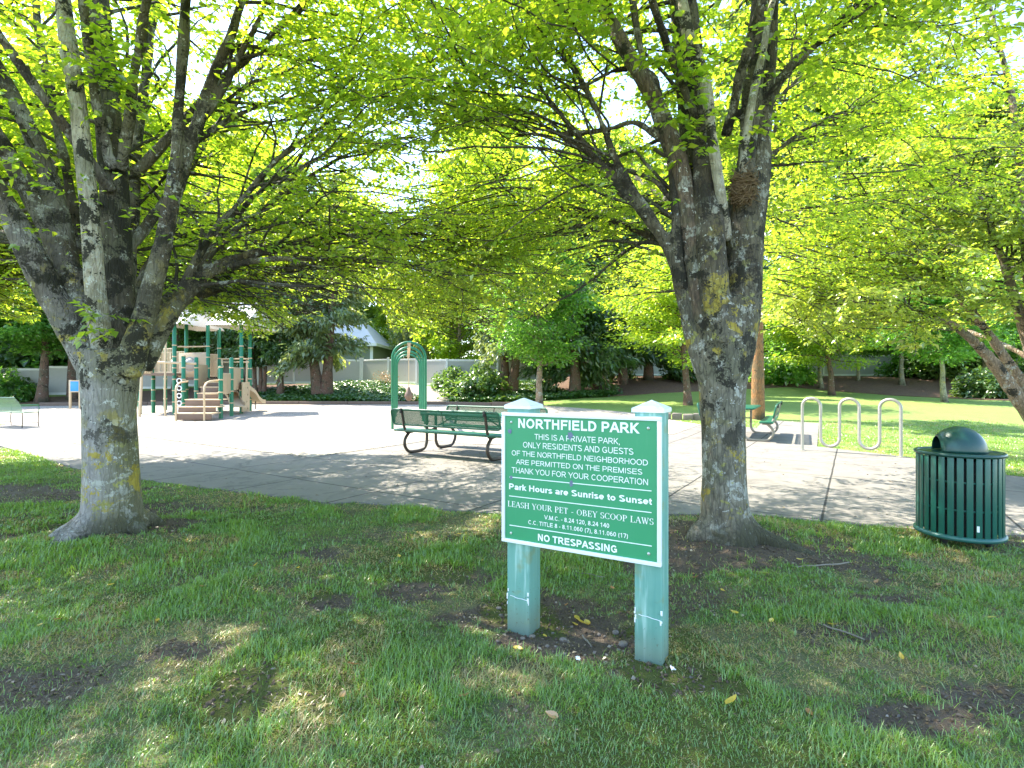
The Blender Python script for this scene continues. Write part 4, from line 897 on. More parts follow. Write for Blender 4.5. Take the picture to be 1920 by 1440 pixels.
def pebble(px, py, s, label, group, m=None):
    X, Y = GP(px, py); bm = bmesh.new(); bmesh.ops.create_icosphere(bm, subdivisions=2, radius=s); r_ = random.Random(int(px*3+py*11)); ph = [r_.uniform(0, 6) for _ in range(3)]
    for v in bm.verts: v.co *= 1 + .16*math.sin(v.co.x/s*2+ph[0]) + .14*math.sin(v.co.y/s*2.3+ph[1]); v.co.z *= .62
    me = bpy.data.meshes.new('pebble'); bm.to_mesh(me); bm.free(); me.shade_smooth()
    o = link('pebble', me, m or M['rock']); o.location = (X, Y, float(groundz(np.array([X]), np.array([Y]))[0]) + s*.3); o.rotation_euler = (0, 0, r_.uniform(0, 6))
    return tag(o, label, 'pebble', group)
rr = random.Random(3)
for px, py, s in [(936, 1132, .019), (980, 1186, .017), (998, 1183, .018), (940, 1143, .013), (1058, 1190, .024), (1170, 1200, .026), (1036, 1175, .010), (1155, 1176, .019), (1006, 1160, .012), (1045, 1220, .012)] + [(rr.uniform(890, 1180), rr.uniform(1140, 1225), rr.uniform(.006, .013)) for _ in range(26)]:
    pebble(px, py, s, 'grey brown pebble on the bare soil at the foot of the sign', 'pebbles at the foot of the sign')
def stick(px, py, L_, a, r_, label):
    X, Y = GP(px, py); rr_ = random.Random(int(px)); z = float(groundz(np.array([X]), np.array([Y]))[0]) + .018
    pts = [(L_*(q-.5)*math.cos(a) + rr_.uniform(-.006, .006), L_*(q-.5)*math.sin(a) + rr_.uniform(-.006, .006), rr_.uniform(0, .008)) for q in np.linspace(0, 1, 6)]
    o = MB().tube(smooth_path(pts, 3), r_, 6).build('stick', M['stick']); o.location = (X, Y, z); tag(o, label, 'stick')
stick(1580, 1187, .22, -.9, .005, 'thin dark stick in the grass right of the near sign post'); stick(1100, 1196, .14, -1.3, .004, 'pale twig on the soil between the sign posts'); stick(1105, 1078, .24, -.5, .004, 'thin pale twig in the grass behind the sign posts')
stick(1540, 1065, .5, .2, .006, 'long bent twig on the soil beside the right trunk')
for px, py, lb in ((1083, 1244, 'crumpled white paper scrap on the grass below the middle of the sign'), (1262, 1264, 'small white paper scrap right of the near sign post')):
    r_ = random.Random(px); X, Y = GP(px, py); g = MB(); n = 5
    g.add([(.02*(i/(n-1)-.5) + r_.uniform(-.004, .004), .028*(j/(n-1)-.5) + r_.uniform(-.004, .004), r_.uniform(0, .02)) for i in range(n) for j in range(n)], [(i*n+j, (i+1)*n+j, (i+1)*n+j+1, i*n+j+1) for i in range(n-1) for j in range(n-1)])
    o = g.build('paper_scrap', M['scrap'], None, smooth=False); o.location = (X, Y, .02); tag(o, lb, 'litter')
# ------------------------------------------------------------------ trees
UP = np.array((0, 0, 1.))
def unit(v): v = np.asarray(v, float); return v / (np.linalg.norm(v) + 1e-12)
def grow(r_, p, d, L, step=.16, wig=.10, grav=0.0, flat=0.0):
    p = np.array(p, float); d = unit(d); out = [p.copy()]; n = max(2, int(L/step))
    for i in range(n):
        d = unit(d + r_.normal(0, wig, 3) + UP*grav*step - UP*d[2]*flat*step); p = p + d*step; out.append(p.copy())
    return np.array(out)
def fused(name, tubes, m, parent, voxel, disp=.012, seed=1, smooth_it=3):
    """trunk and limbs grown together into one continuous surface"""
    g = MB()
    for pts, r_, n in tubes: g.tube(pts, r_, n)
    me = bpy.data.meshes.new(name); me.from_pydata(g.v, [], g.f); me.update()
    bm = bmesh.new(); bm.from_mesh(me); bmesh.ops.recalc_face_normals(bm, faces=bm.faces[:]); bm.to_mesh(me); bm.free()
    to = bpy.data.objects.new(name, me); COL.objects.link(to)
    md = to.modifiers.new('remesh', 'REMESH'); md.mode = 'VOXEL'; md.voxel_size = voxel; md.adaptivity = 0
    s = to.modifiers.new('smooth', 'SMOOTH'); s.factor = .6; s.iterations = smooth_it
    m2 = bpy.data.meshes.new_from_object(to.evaluated_get(bpy.context.evaluated_depsgraph_get())); bpy.data.objects.remove(to); bpy.data.meshes.remove(me)
    n = len(m2.vertices); co = np.zeros(n*3, np.float32); m2.vertices.foreach_get('co', co); co = co.reshape(-1, 3)
    no = np.zeros(n*3, np.float32); m2.vertices.foreach_get('normal', no); no = no.reshape(-1, 3)
    h = (vn3(co[:, 0]*9, co[:, 1]*9, co[:, 2]*4, seed) - .5)*1.2 + (vn3(co[:, 0]*24, co[:, 1]*24, co[:, 2]*9, seed+3) - .5)*.6
    co = co + no * (h*disp)[:, None]; m2.vertices.foreach_set('co', co.ravel().astype(np.float32)); m2.update(); m2.shade_smooth(); m2.name = name
    m2.materials.clear()
    return link(name, m2, m, parent)
def airy(q):                                  # clumps of sprays with open gaps between them
    return float(vn3(q[0]*1.25, q[1]*1.25, q[2]*2.2, 91)*.7 + vn3(q[0]*3.2, q[1]*3.2, q[2]*4.5, 92)*.3) > .47 - .12*float(sm(3.6, 4.6, q[2])) + .07*float(sm(4.8, 5.8, q[2]))
class Crown:                                  # collects twigs and leaves
    def __init__(s, seed): s.r = np.random.default_rng(seed); s.tw = []; s.P = []; s.A = []; s.N = []; s.L = []; s.K = []; s.all = False; s.big = 1.5
    def leaf(s, p, a, n, L): s.P.append(p); s.A.append(a); s.N.append(n); s.L.append(L); s.K.append(s.all)
    def twig(s, pts, r0, r1, n=4): s.tw.append((pts, np.linspace(r0, r1, len(pts)), n, s.all))
    def spray(s, p, d, L, size, gap, r0=.0026):
        """one leafy twig: leaves left and right in a flat, slightly drooping spray"""
        if not s.all and not airy(np.asarray(p) + unit(d)*L*.6): return
        r_ = s.r; pts = grow(r_, p, d, L, .10, .17, -.45, .7); s.twig(pts, r0, .0010, 3)
        seg = np.diff(pts, axis=0); ln = np.linalg.norm(seg, axis=1); cum = np.concatenate([[0], np.cumsum(ln)]); t = gap*r_.random(); side = 1
        while t < cum[-1]:
            i = min(np.searchsorted(cum, t) - 1, len(seg)-1); i = max(i, 0); q = pts[i] + seg[i]*((t-cum[i])/ln[i]); tg = seg[i]/ln[i]
            sd = unit(np.cross(tg, UP)) * side
            s.leaf(q, tg*r_.uniform(.3, .9) + sd*r_.uniform(.6, 1.1) + UP*r_.uniform(-.55, .15), UP + r_.normal(0, .38, 3), size*r_.uniform(.5, 1.3)); side = -side; t += gap*r_.uniform(.6, 1.4)
        s.leaf(pts[-1], seg[-1]/ln[-1] - UP*.2, UP + r_.normal(0, .3, 3), size*r_.uniform(.7, 1.1))
    def bough(s, p, d, L, r0, size, gap, tgap, flat=.35, grav=-.10, twl=(.35, .85), start=.12):
        """a side branch carrying sprays left and right"""
        r_ = s.r; pts = grow(r_, p, d, L, .16, .13, grav, flat); n = len(pts); s.twig(pts, r0, .004, 5)
        t = max(start*L, .15); side = 1 if r_.random() < .5 else -1
        while t < L:
            k = t/L*(n-1); i = min(int(k), n-2); q = pts[i] + (pts[i+1]-pts[i])*(k-i); tg = unit(pts[i+1]-pts[i]); sd = unit(np.cross(tg, UP))*side; a = r_.uniform(.55, 1.15)
            s.spray(q, tg*math.cos(a) + sd*math.sin(a) + UP*r_.uniform(-.12, .30), r_.uniform(*twl)*(1.05 - .45*t/L), size, gap); side = -side; t += tgap*r_.uniform(.6, 1.4)
        s.spray(pts[-1], pts[-1]-pts[-2], .5, size, gap)
        return pts
    def finish(s, parent, org, leafm, keep=None, bname='branches'):
        org = np.asarray(org, float)
        Pn, A, N, L = map(np.array, (s.P, s.A, s.N, s.L))
        if keep is not None: k = keep(Pn) | np.array(s.K); Pn, A, N, L = Pn[k], A[k], N[k], L[k]
        big = 1 + (s.big-1)*sm(4.2, 5.6, Pn[:, 2]); L = L*big  # high leaves, mostly above the view, enlarged to deepen the shade below
        V, Fc, T = leafs(Pn - org, A, N, L, L*.29, np.clip(s.r.normal(.48, .24, len(Pn)), 0, 1))
        np_mesh('crown', V, Fc, leafm, parent, {'tint': T})
        Vs = []; Fs = []; o = 0
        for pts, r_, n, al in s.tw:
            if keep is not None and not al:
                kk = keep(pts, .03)
                if not kk.all(): pts = pts[:max(np.argmin(kk), 0)]; r_ = r_[:len(pts)]
                if len(pts) < 2: continue
            v, f = tube_np(pts - org, r_, n, cap=False); Vs.append(v); Fs.append(np.array(f) + o); o += len(v)
        np_mesh(bname, np.vstack(Vs), np.vstack(Fs), M['twig'], parent, smooth=True)
        return len(Pn)

LIM = np.array([(-2000, 560), (0, 590), (150, 600), (260, 600), (340, 612), (420, 606), (500, 640), (560, 600), (640, 560), (700, 560), (780, 640), (930, 650), (960, 600), (1100, 545), (1200, 590), (1300, 600), (1440, 640), (1600, 655), (1750, 640), (1900, 600), (4000, 560)], float)
def keep_view(Pn, extra=0.0):
    Y = np.maximum(Pn[:, 1], .05); px = 960 + Pn[:, 0]/Y*F; py = HOR - (Pn[:, 2]-CAMH)/Y*F
    lim = np.interp(px, LIM[:, 0], LIM[:, 1]) + 14*np.sin(px*.045) + 9*np.sin(px*.13) + extra*400
    zmin = np.interp(np.clip(Y, 0, 30), [0, 3, 6, 12], [2.5, 2.15, 1.95, 1.9])
    hide = (((px > -150) & (px < 480) & (Pn[:, 1] < 4.95)) | ((px > 1150) & (px < 1500) & (Pn[:, 1] < 4.75))) & (py > -10) & (Pn[:, 1] > .1)
    hide &= (np.sin(Pn[:, 0]*31) * np.sin(Pn[:, 2]*29 + 1) < .62)
    return (Pn[:, 1] < KEEP_YMAX[0]) & ~hide & ~((Pn[:, 1] > .1) & (py > lim) & (np.abs(px-960) < 1400)) & (Pn[:, 2] > zmin - extra*5) & (np.linalg.norm(Pn - (0, 0, CAMH), axis=1) > 1.9)

def limb_pts(spec, Y0, k):
    """spec rows: pixel x, pixel y, depth offset, width in pixels"""
    p = np.array([P(x, y, Y0+dy) for x, y, dy, w_ in spec]); r_ = np.array([w_/2*(Y0+dy)/F*k for x, y, dy, w_ in spec])
    n = 5; q = smooth_path(p, n); rr_ = np.interp(np.arange(len(q))/n, np.arange(len(r_)), r_); return q, rr_
def flare_tube(base, p1, r_top, lobes, seed, h=.42, spread=1.0):
    """roots: short tapering tubes running down and out from the trunk foot"""
    r_ = random.Random(seed); out = []
    for a, L_, w_ in lobes:
        c, s = math.cos(R(a)), math.sin(R(a))
        pts = [(base[0]+c*r_top*.25, base[1]+s*r_top*.25, base[2]+h*1.15), (base[0]+c*r_top*.72, base[1]+s*r_top*.72, base[2]+h*.45), (base[0]+c*(r_top+.10*spread), base[1]+s*(r_top+.10*spread), base[2]+.06), (base[0]+c*(r_top+L_), base[1]+s*(r_top+L_), base[2]-.07)]
        out.append((smooth_path(pts, 4), np.interp(np.linspace(0, 1, 13), [0, .5, 1], [w_*1.1, w_*1.15, w_*.6]), 10))
    return out
KEEP_YMAX = [1e9]
def zelkova(label, base, trunk, limbs, extra, seed, barkm, Y0, k, leafm, roots, leaf_size=.068, gap=.034, special=None, group=None, reach=1.0, dens=1.0, big=1.5):
    t = thing('shade_tree', label, 'tree', tuple(base), 0, group); org = np.array(base, float); c = Crown(seed); r_ = c.r; c.big = big
    tubes = []; allL = []
    tp, tr_ = limb_pts(trunk, Y0, k); tubes.append((tp - org, tr_, 20))
    for sp in limbs:
        p, rr_ = limb_pts(sp[0], Y0, k); d = unit(p[-1]-p[-3]); ext = sp[1]
        if ext > 0:
            e = grow(r_, p[-1], d, ext, .2, .05, 0, .12)[1:]; p = np.vstack([p, e]); rr_ = np.concatenate([rr_, np.linspace(rr_[-1], .012, len(e)+1)[1:]])
        allL.append((p, rr_, sp[2] if len(sp) > 2 else None))
    for s_, d, L_, r0 in extra:                # limbs on the sides turned away from the viewer
        p = grow(r_, s_, d, L_, .22, .05, .0, .06); allL.append((p, np.linspace(r0, .012, len(p)), None))
    own = {}
    for p, rr_, mt in allL:
        if mt: own.setdefault(mt, []).append((p - org, rr_, 12))
        else: tubes.append((p - org, rr_, 12))
    tubes += roots
    fused('trunk', tubes, M[barkm], t, .020, .016, seed)
    for mt, tb_ in own.items(): fused('limb', tb_, M[mt], t, .016, .010, seed+5, 2)
    ax = np.array((base[0], base[1]))
    for p, rr_, mt in allL:
        seg = np.linalg.norm(np.diff(p, axis=0), axis=1); cum = np.concatenate([[0], np.cumsum(seg)]); tot = cum[-1]; s = .5
        while s < tot:
            i = min(int(np.searchsorted(cum, s))-1, len(seg)-1); i = max(i, 0); q = p[i] + (p[i+1]-p[i])*((s-cum[i])/seg[i]); tg = unit(p[i+1]-p[i])
            if q[2] > 2.3:
                out = np.append(q[:2]-ax, 0); out = unit(out) if np.linalg.norm(out) > .15 else np.zeros(3)
                a = r_.uniform(0, 6.283); rnd = np.array((math.cos(a), math.sin(a), 0)); d = unit(tg*.35 + rnd*.9 + out*.75 + UP*r_.uniform(0, .45))
                L_ = r_.uniform(1.0, 2.5)*reach*(1.0 if q[2] < 4.5 else .85)
                c.bough(q, d, L_, min(.45*np.interp(s, cum, rr_), .022), leaf_size, gap*(1 if q[2] < 5 else 1.4), .125)
            s += r_.uniform(.20, .46)/(dens*1.9)
    if special: special(c)
    n = c.finish(t, org, M[leafm], keep_view); print(label, 'leaves', n)
    return t

# left tree ------------------------------------------------------
YL, KL = 4.92, .80; bL = (PX(209, YL), YL, .03)
TR_L = [(209, 1060, 0, 172), (209, 1000, 0, 136), (210, 940, 0, 116), (208, 860, 0, 109), (206, 770, 0, 106), (208, 700, 0, 116), (210, 655, 0, 124)]
LB_L = [
 ([(190, 700, 0, 80), (130, 610, -.05, 66), (80, 520, -.12, 60), (35, 430, -.2, 54), (0, 370, -.25, 50), (-60, 260, -.35, 44)], 2.5),
 ([(190, 680, .05, 60), (140, 540, .1, 58), (100, 440, .12, 52), (55, 360, .1, 44), (0, 265, .05, 36), (-60, 170, 0, 30)], 2.2),
 ([(140, 520, .15, 34), (112, 400, .2, 40), (75, 290, .25, 36), (35, 200, .3, 34), (5, 145, .3, 30), (-30, 70, .3, 26)], 2.2),
 ([(205, 760, .10, 40), (196, 680, -.02, 46), (184, 600, -.17, 46), (176, 500, -.25, 40), (170, 420, -.27, 38), (160, 320, -.28, 38), (146, 200, -.3, 38), (128, 80, -.32, 36), (118, 0, -.33, 32)], 2.2, 'bark_limb'),
 ([(212, 760, .05, 60), (220, 680, .05, 74), (222, 600, .08, 72), (220, 480, .1, 64), (213, 340, .12, 58), (202, 200, .15, 54), (190, 80, .2, 48), (184, 0, .22, 44)], 2.6, 'bark_moss'),
 ([(240, 700, -.05, 66), (266, 610, -.1, 52), (296, 500, -.12, 42), (318, 400, -.12, 38), (330, 300, -.12, 27), (335, 200, -.12, 26), (343, 80, -.12, 25), (350, -20, -.12, 22)], 2.4),
 ([(316, 400, -.10, 32), (345, 310, -.05, 31), (374, 220, 0, 28), (400, 140, .05, 26), (432, 70, .1, 22), (450, 10, .1, 20)], 2.4),
 ([(372, 230, 0, 20), (410, 180, .05, 17), (446, 110, .1, 15), (475, 60, .15, 13)], 1.8),
 ([(262, 690, .1, 56), (300, 620, .2, 44), (345, 555, .3, 34), (400, 505, .45, 28), (470, 475, .6, 20), (560, 455, .8, 14), (680, 440, 1.0, 11), (800, 440, 1.2, 8), (880, 455, 1.3, 5)], 0),
 ([(335, 565, .3, 22), (400, 470, .5, 17), (470, 410, .7, 13), (560, 345, .9, 12), (650, 290, 1.1, 10), (740, 262, 1.3, 8), (830, 250, 1.5, 5)], .8),
 ([(380, 515, .4, 20), (460, 492, .5, 16), (540, 485, .6, 12), (660, 490, .8, 9), (790, 502, 1.0, 7), (860, 540, 1.1, 5)], 0),
 ([(330, 560, .3, 22), (390, 450, .3, 17), (440, 390, .4, 14), (520, 300, .5, 13), (600, 240, .6, 11), (690, 180, .7, 9), (780, 130, .8, 7)], 1.2),
 ([(345, 540, .35, 18), (430, 420, .7, 15), (500, 350, 1.0, 13), (590, 300, 1.3, 11), (690, 250, 1.6, 8)], 1.4),
 ([(330, 300, -.1, 15), (390, 250, .1, 13), (470, 205, .3, 12), (560, 180, .5, 10), (680, 150, .7, 7)], 1.0),
 ([(150, 470, .4, 24), (128, 340, .5, 22), (105, 230, .6, 20), (84, 120, .7, 17), (70, 40, .8, 15)], 2.0),
 ([(240, 560, .3, 26), (250, 420, .5, 24), (256, 280, .7, 22), (272, 150, .9, 20), (285, 40, 1.1, 18)], 2.0)]
EX_L = [((bL[0], YL+.1, 2.0), (-.35, .9, .7), 6.5, .07), ((bL[0], YL+.1, 2.0), (.15, .95, .62), 6.5, .07), ((bL[0], YL+.1, 2.0), (-.75, .7, .72), 6.2, .07), ((bL[0], YL+.2, 2.0), (-.55, .6, .6), 5.0, .065), ((bL[0]+.05, YL+.2, 2.0), (.35, .85, .55), 5.2, .065), ((bL[0], YL+.1, 2.6), (.05, .7, 1.1), 5.0, .06), ((bL[0]+.1, YL, 3.4), (.5, -.4, 1.0), 4.2, .05), ((bL[0], YL, 3.2), (-.3, -.7, 1.0), 4.2, .05), ((bL[0], YL, 3.4), (.1, -.5, 1.2), 4.2, .05), ((bL[0]+.15, YL+.1, 3.4), (.8, .1, 1.0), 4.6, .05), ((bL[0]-.3, YL+.1, 2.4), (-.9, .3, .6), 4.6, .06)]
def sprouts(c, rows, Y0):
    c.all = True
    for px, py, dy, dx, dz, n in rows:
        for _ in range(n):
            p = P(px + c.r.uniform(-25, 25), py + c.r.uniform(-30, 30), Y0+dy); c.spray(p, np.array((dx + c.r.normal(0, .5), -.5 + c.r.normal(0, .3), dz + c.r.normal(0, .4))), c.r.uniform(.15, .42), .085, .03)
    c.all = False
def spL(c):
    sprouts(c, [(190, 130, -.35, .3, .5, 16), (215, 180, -.3, .6, 0, 10), (120, 170, -.35, -.4, .2, 8), (230, 100, -.3, .5, .3, 10), (25, 290, -.4, 0, -.2, 5), (205, 590, -.25, .2, -.3, 3), (165, 600, -.3, -.2, -.3, 3), (100, 120, -.2, 0, .1, 8)], YL)
    for px, py, dy in [(300, 545, .6), (360, 520, 1.0), (420, 540, .8), (480, 500, 1.4), (540, 500, .9), (600, 470, 1.6), (660, 470, 1.2), (720, 460, 1.8), (330, 500, 1.6), (450, 470, 2.2), (560, 450, 2.6), (800, 500, 1.5), (860, 520, 1.8), (250, 540, 2.2), (100, 520, 2.0), (40, 500, 2.5), (180, 480, 2.8), (700, 520, 2.4), (640, 520, 3.0), (400, 590, 2.6), (450, 585, 3.0), (480, 600, 3.2), (530, 590, 3.0), (350, 590, 2.8), (760, 590, 3.4), (840, 600, 3.4), (900, 600, 3.6), (280, 570, 3.0), (600, 540, 3.4), (690, 520, 3.6), (320, 580, 3.4), (820, 560, 2.6), (720, 600, 4.0), (780, 610, 4.4), (880, 615, 4.2), (740, 570, 4.6), (650, 590, 4.2), (560, 610, 4.0), (500, 620, 4.4), (430, 605, 4.2), (910, 560, 4.4)]:
        for _ in range(8): c.bough(P(px + c.r.uniform(-50, 50), py - c.r.uniform(-10, 80), YL+dy + c.r.uniform(-.3, .6)), (1.0, c.r.normal(.1, .45), c.r.uniform(-.25, .2)), c.r.uniform(.8, 1.8), .009, .062, .036, .12, .2, -.22)
roots_L = flare_tube((0, 0, 0), 0, .235, [(205, .34, .075), (245, .30, .085), (345, .16, .07), (40, .2, .07), (120, .25, .07)], 4)
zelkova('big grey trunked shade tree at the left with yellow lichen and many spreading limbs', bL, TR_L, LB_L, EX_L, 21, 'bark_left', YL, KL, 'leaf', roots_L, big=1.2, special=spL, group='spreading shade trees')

# right tree -----------------------------------------------------
YR, KR = 4.68, .927; bR = (PX(1361, YR), YR, .05)
TR_R = [(1364, 1070, 0, 160), (1363, 1020, 0, 128), (1359, 960, 0, 94), (1358, 880, 0, 84), (1356, 800, 0, 84), (1355, 720, 0, 92), (1356, 640, 0, 112), (1362, 560, 0, 124)]
LB_R = [
 ([(1335, 720, 0, 50), (1303, 640, 0, 38), (1283, 560, 0, 32), (1268, 500, 0, 28), (1236, 440, .05, 20), (1190, 385, .1, 17), (1140, 335, .15, 15), (1095, 270, .2, 12), (1040, 200, .3, 11), (990, 130, .4, 9), (950, 60, .5, 8)], 1.2),
 ([(1268, 510, 0, 22), (1250, 450, 0, 18), (1215, 395, .05, 17), (1180, 345, .1, 16), (1150, 290, .1, 14), (1130, 235, .15, 13), (1100, 170, .2, 12), (1060, 100, .3, 11), (1030, 40, .3, 10)], 1.4),
 ([(1275, 540, -.05, 26), (1270, 450, -.05, 22), (1266, 380, -.05, 20), (1255, 300, 0, 17), (1236, 240, 0, 16), (1222, 190, 0, 16), (1205, 110, .05, 15), (1190, 30, .1, 14)], 2.0),
 ([(1352, 790, .02, 36), (1342, 700, -.03, 42), (1318, 600, -.06, 40), (1302, 500, -.06, 38), (1290, 400, -.06, 36), (1272, 300, -.05, 36), (1240, 215, 0, 34), (1200, 140, 0, 32), (1165, 80, .05, 30), (1130, 10, .1, 26)], 2.2, 'bark_brown'),
 ([(1354, 780, .06, 40), (1348, 680, .12, 48), (1330, 560, .15, 46), (1312, 430, .2, 46), (1300, 320, .22, 44), (1290, 200, .25, 42), (1278, 80, .3, 38), (1272, 0, .3, 34)], 2.4, 'bark_moss'),
 ([(1352, 640, -.14, 56), (1340, 560, -.16, 60), (1332, 470, -.16, 58), (1328, 400, -.14, 54), (1322, 330, -.10, 48), (1318, 250, -.05, 34), (1314, 180, 0, 26), (1306, 90, .05, 24), (1300, 20, .05, 20)], 2.4),
 ([(1362, 450, -.06, 22), (1354, 385, -.20, 24), (1346, 330, -.26, 21), (1334, 250, -.26, 21), (1326, 180, -.26, 24), (1312, 120, -.25, 26), (1292, 70, -.22, 24), (1280, 10, -.2, 22)], 2.2, 'bark_limb'),
 ([(1376, 700, .0, 64), (1390, 600, -.02, 70), (1394, 500, -.02, 72), (1398, 420, 0, 76), (1410, 330, .05, 70), (1420, 250, .08, 54), (1428, 160, .1, 52), (1434, 80, .12, 48), (1438, 0, .15, 44)], 2.6, 'bark_right'),
 ([(1398, 330, -.12, 30), (1402, 270, -.12, 34), (1408, 190, -.1, 40), (1416, 110, -.08, 42), (1422, 40, -.05, 38)], 2.4),
 ([(1390, 400, -.06, 16), (1392, 325, -.19, 16), (1402, 240, -.24, 18), (1414, 170, -.25, 17), (1430, 100, -.25, 15), (1440, 40, -.25, 13)], 1.6, 'bark_limb'),
 ([(1436, 220, .1, 16), (1456, 170, .12, 13), (1480, 120, .15, 11), (1508, 88, .2, 10), (1530, 40, .3, 9)], 1.6),
 ([(1278, 400, 0, 15), (1235, 345, .1, 12), (1195, 325, .2, 10), (1140, 312, .3, 9), (1080, 300, .4, 7)], .6),
 ([(1180, 350, .1, 12), (1120, 300, .2, 11), (1060, 260, .3, 10), (990, 220, .4, 8), (900, 200, .5, 6)], .4),
 ([(1235, 260, 0, 12), (1190, 230, .1, 11), (1130, 245, .2, 9), (1040, 250, .3, 7), (980, 255, .4, 5)], .4),
 ([(1240, 215, 0, 18), (1222, 140, .05, 12), (1160, 130, .1, 10), (1080, 165, .2, 8), (1000, 150, .3, 6)], .6)]
EX_R = [((bR[0]+.1, YR+.15, 3.0), (.5, .6, .9), 4.6, .05), ((bR[0], YR+.15, 2.6), (.1, .9, .7), 4.8, .055), ((bR[0]+.25, YR+.1, 3.9), (.9, .1, .8), 4.4, .028), ((bR[0]+.2, YR, 3.8), (.7, -.5, .9), 4.0, .028), ((bR[0], YR, 3.6), (0, -.75, .95), 3.8, .045), ((bR[0]-.1, YR+.15, 2.5), (-.6, .75, .65), 4.8, .05), ((bR[0]-.1, YR, 3.4), (-.6, -.4, 1.0), 3.8, .045), ((bR[0]+.2, YR+.1, 3.3), (.75, .5, .55), 4.2, .028)]
def spR(c):
    sprouts(c, [(1285, 150, -.35, -.1, .2, 10), (1270, 210, -.3, -.4, 0, 7), (1290, 260, -.25, 0, -.3, 4), (1265, 130, -.3, -.2, .3, 6), (1420, 235, -.25, .4, 0, 2), (1275, 270, -.2, -.2, -.2, 3), (1420, 110, -.2, .3, .2, 4)], YR)
    for px, py, dy in [(1180, 470, 1.2), (1120, 440, 1.4), (1060, 420, 1.6), (1000, 430, 2.0), (940, 450, 2.0), (900, 500, 2.2), (1100, 380, 2.2), (1200, 430, 2.4), (960, 380, 1.2), (1480, 470, 1.6), (1530, 420, 1.8), (1600, 400, 1.5), (1680, 380, 2.0), (1500, 540, 2.4), (1760, 330, 1.6), (880, 420, 2.4), (1560, 500, 2.6), (1460, 380, 2.6), (1480, 600, 3.2), (1540, 600, 3.4), (1600, 610, 3.6), (1240, 560, 3.0), (1660, 590, 3.4), (1480, 540, 3.0), (880, 570, 3.2), (930, 590, 3.4), (1180, 520, 3.0)]:
        for _ in range(8): c.bough(P(px + c.r.uniform(-50, 50), py - c.r.uniform(-10, 80), YR+dy + c.r.uniform(-.3, .6)), ((-1.0 if px < 1360 else 1.0), c.r.normal(.1, .45), c.r.uniform(-.25, .2)), c.r.uniform(.8, 1.7), .009, .062, .036, .12, .2, -.22)
roots_R = flare_tube((0, 0, 0), 0, .19, [(190, .16, .08), (338, .50, .085), (30, .2, .07), (120, .2, .06)], 9)
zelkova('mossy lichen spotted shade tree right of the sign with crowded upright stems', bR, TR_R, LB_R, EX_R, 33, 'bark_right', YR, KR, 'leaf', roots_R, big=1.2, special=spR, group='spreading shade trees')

# a bird's nest in the fork of the right tree
nt = MB(); r_ = random.Random(8); nc = P(1392, 345, YR-.20)
for k in range(520):
    a = r_.uniform(0, 6.28); rad = r_.uniform(.05, .13); z = r_.uniform(-.14, .06); a2 = a + r_.uniform(.5, 1.3)*r_.choice((-1, 1)); rr0 = rad*(1 - .3*abs(z)/.14)
    p0 = (rr0*math.cos(a), rr0*math.sin(a)*.8, z); p1 = (rr0*math.cos(a2) + r_.gauss(0, .035), rr0*math.sin(a2)*.8 + r_.gauss(0, .03), z + r_.gauss(0, .045))
    m_ = tuple((x+y)/2*1.08 for x, y in zip(p0, p1)); nt.tube([p0, m_, p1], .003, 4)
nt.lathe([(0, -.11), (.04, -.10), (.065, -.03), (.07, .02), (.05, .02), (.03, -.02), (0, -.03)], 14)
no = nt.build('bird_nest', M['nest']); no.location = tuple(nc); tag(no, 'messy twig bird nest in the fork of the right tree', 'bird nest')
# sunlit tree at the right edge -----------------------------------
YE, KE = 8.6, .72; bE = (PX(1985, YE), YE, gzf(PX(1985, YE), YE))
TR_E = [(1990, 905, 0, 80), (1985, 870, 0, 64), (1975, 830, 0, 58), (1965, 795, 0, 62)]
LB_E = [
 ([(1975, 850, 0, 46), (1940, 790, -.05, 42), (1900, 735, -.1, 34), (1862, 680, -.15, 28), (1820, 635, -.2, 22), (1770, 602, -.3, 17), (1700, 585, -.4, 12), (1640, 575, -.5, 8), (1600, 565, -.6, 5)], .5),
 ([(1972, 820, .1, 40), (1930, 740, .1, 34), (1890, 680, .1, 24), (1850, 620, .1, 20), (1800, 560, .1, 17), (1755, 520, .05, 14), (1713, 480, 0, 12), (1640, 435, 0, 9), (1570, 412, 0, 6)], .6),
 ([(1975, 800, .05, 44), (1945, 700, .05, 34), (1915, 600, .05, 26), (1885, 500, 0, 20), (1862, 440, 0, 17), (1835, 370, 0, 15), (1800, 290, 0, 13), (1765, 215, 0, 11), (1730, 130, 0, 9)], 1.5),
 ([(1978, 800, .0, 40), (1960, 690, -.1, 34), (1935, 560, -.15, 26), (1920, 440, -.2, 22), (1910, 300, -.2, 18), (1898, 190, -.2, 15), (1880, 110, -.2, 12)], 2.0),
 ([(1990, 800, .1, 40), (2010, 680, .2, 34), (2050, 540, .3, 28), (2110, 420, .4, 20)], 2.0), ([(1985, 800, .2, 36), (1990, 640, .6, 30), (2000, 500, 1.2, 24), (1990, 380, 1.8, 18)], 2.0)]
EX_E = [((bE[0], YE, 1.5), (-.3, .7, .8), 4.0, .05), ((bE[0], YE, 1.6), (.0, -.5, 1.0), 3.6, .05), ((bE[0], YE, 1.5), (.6, -.3, .8), 3.6, .05)]
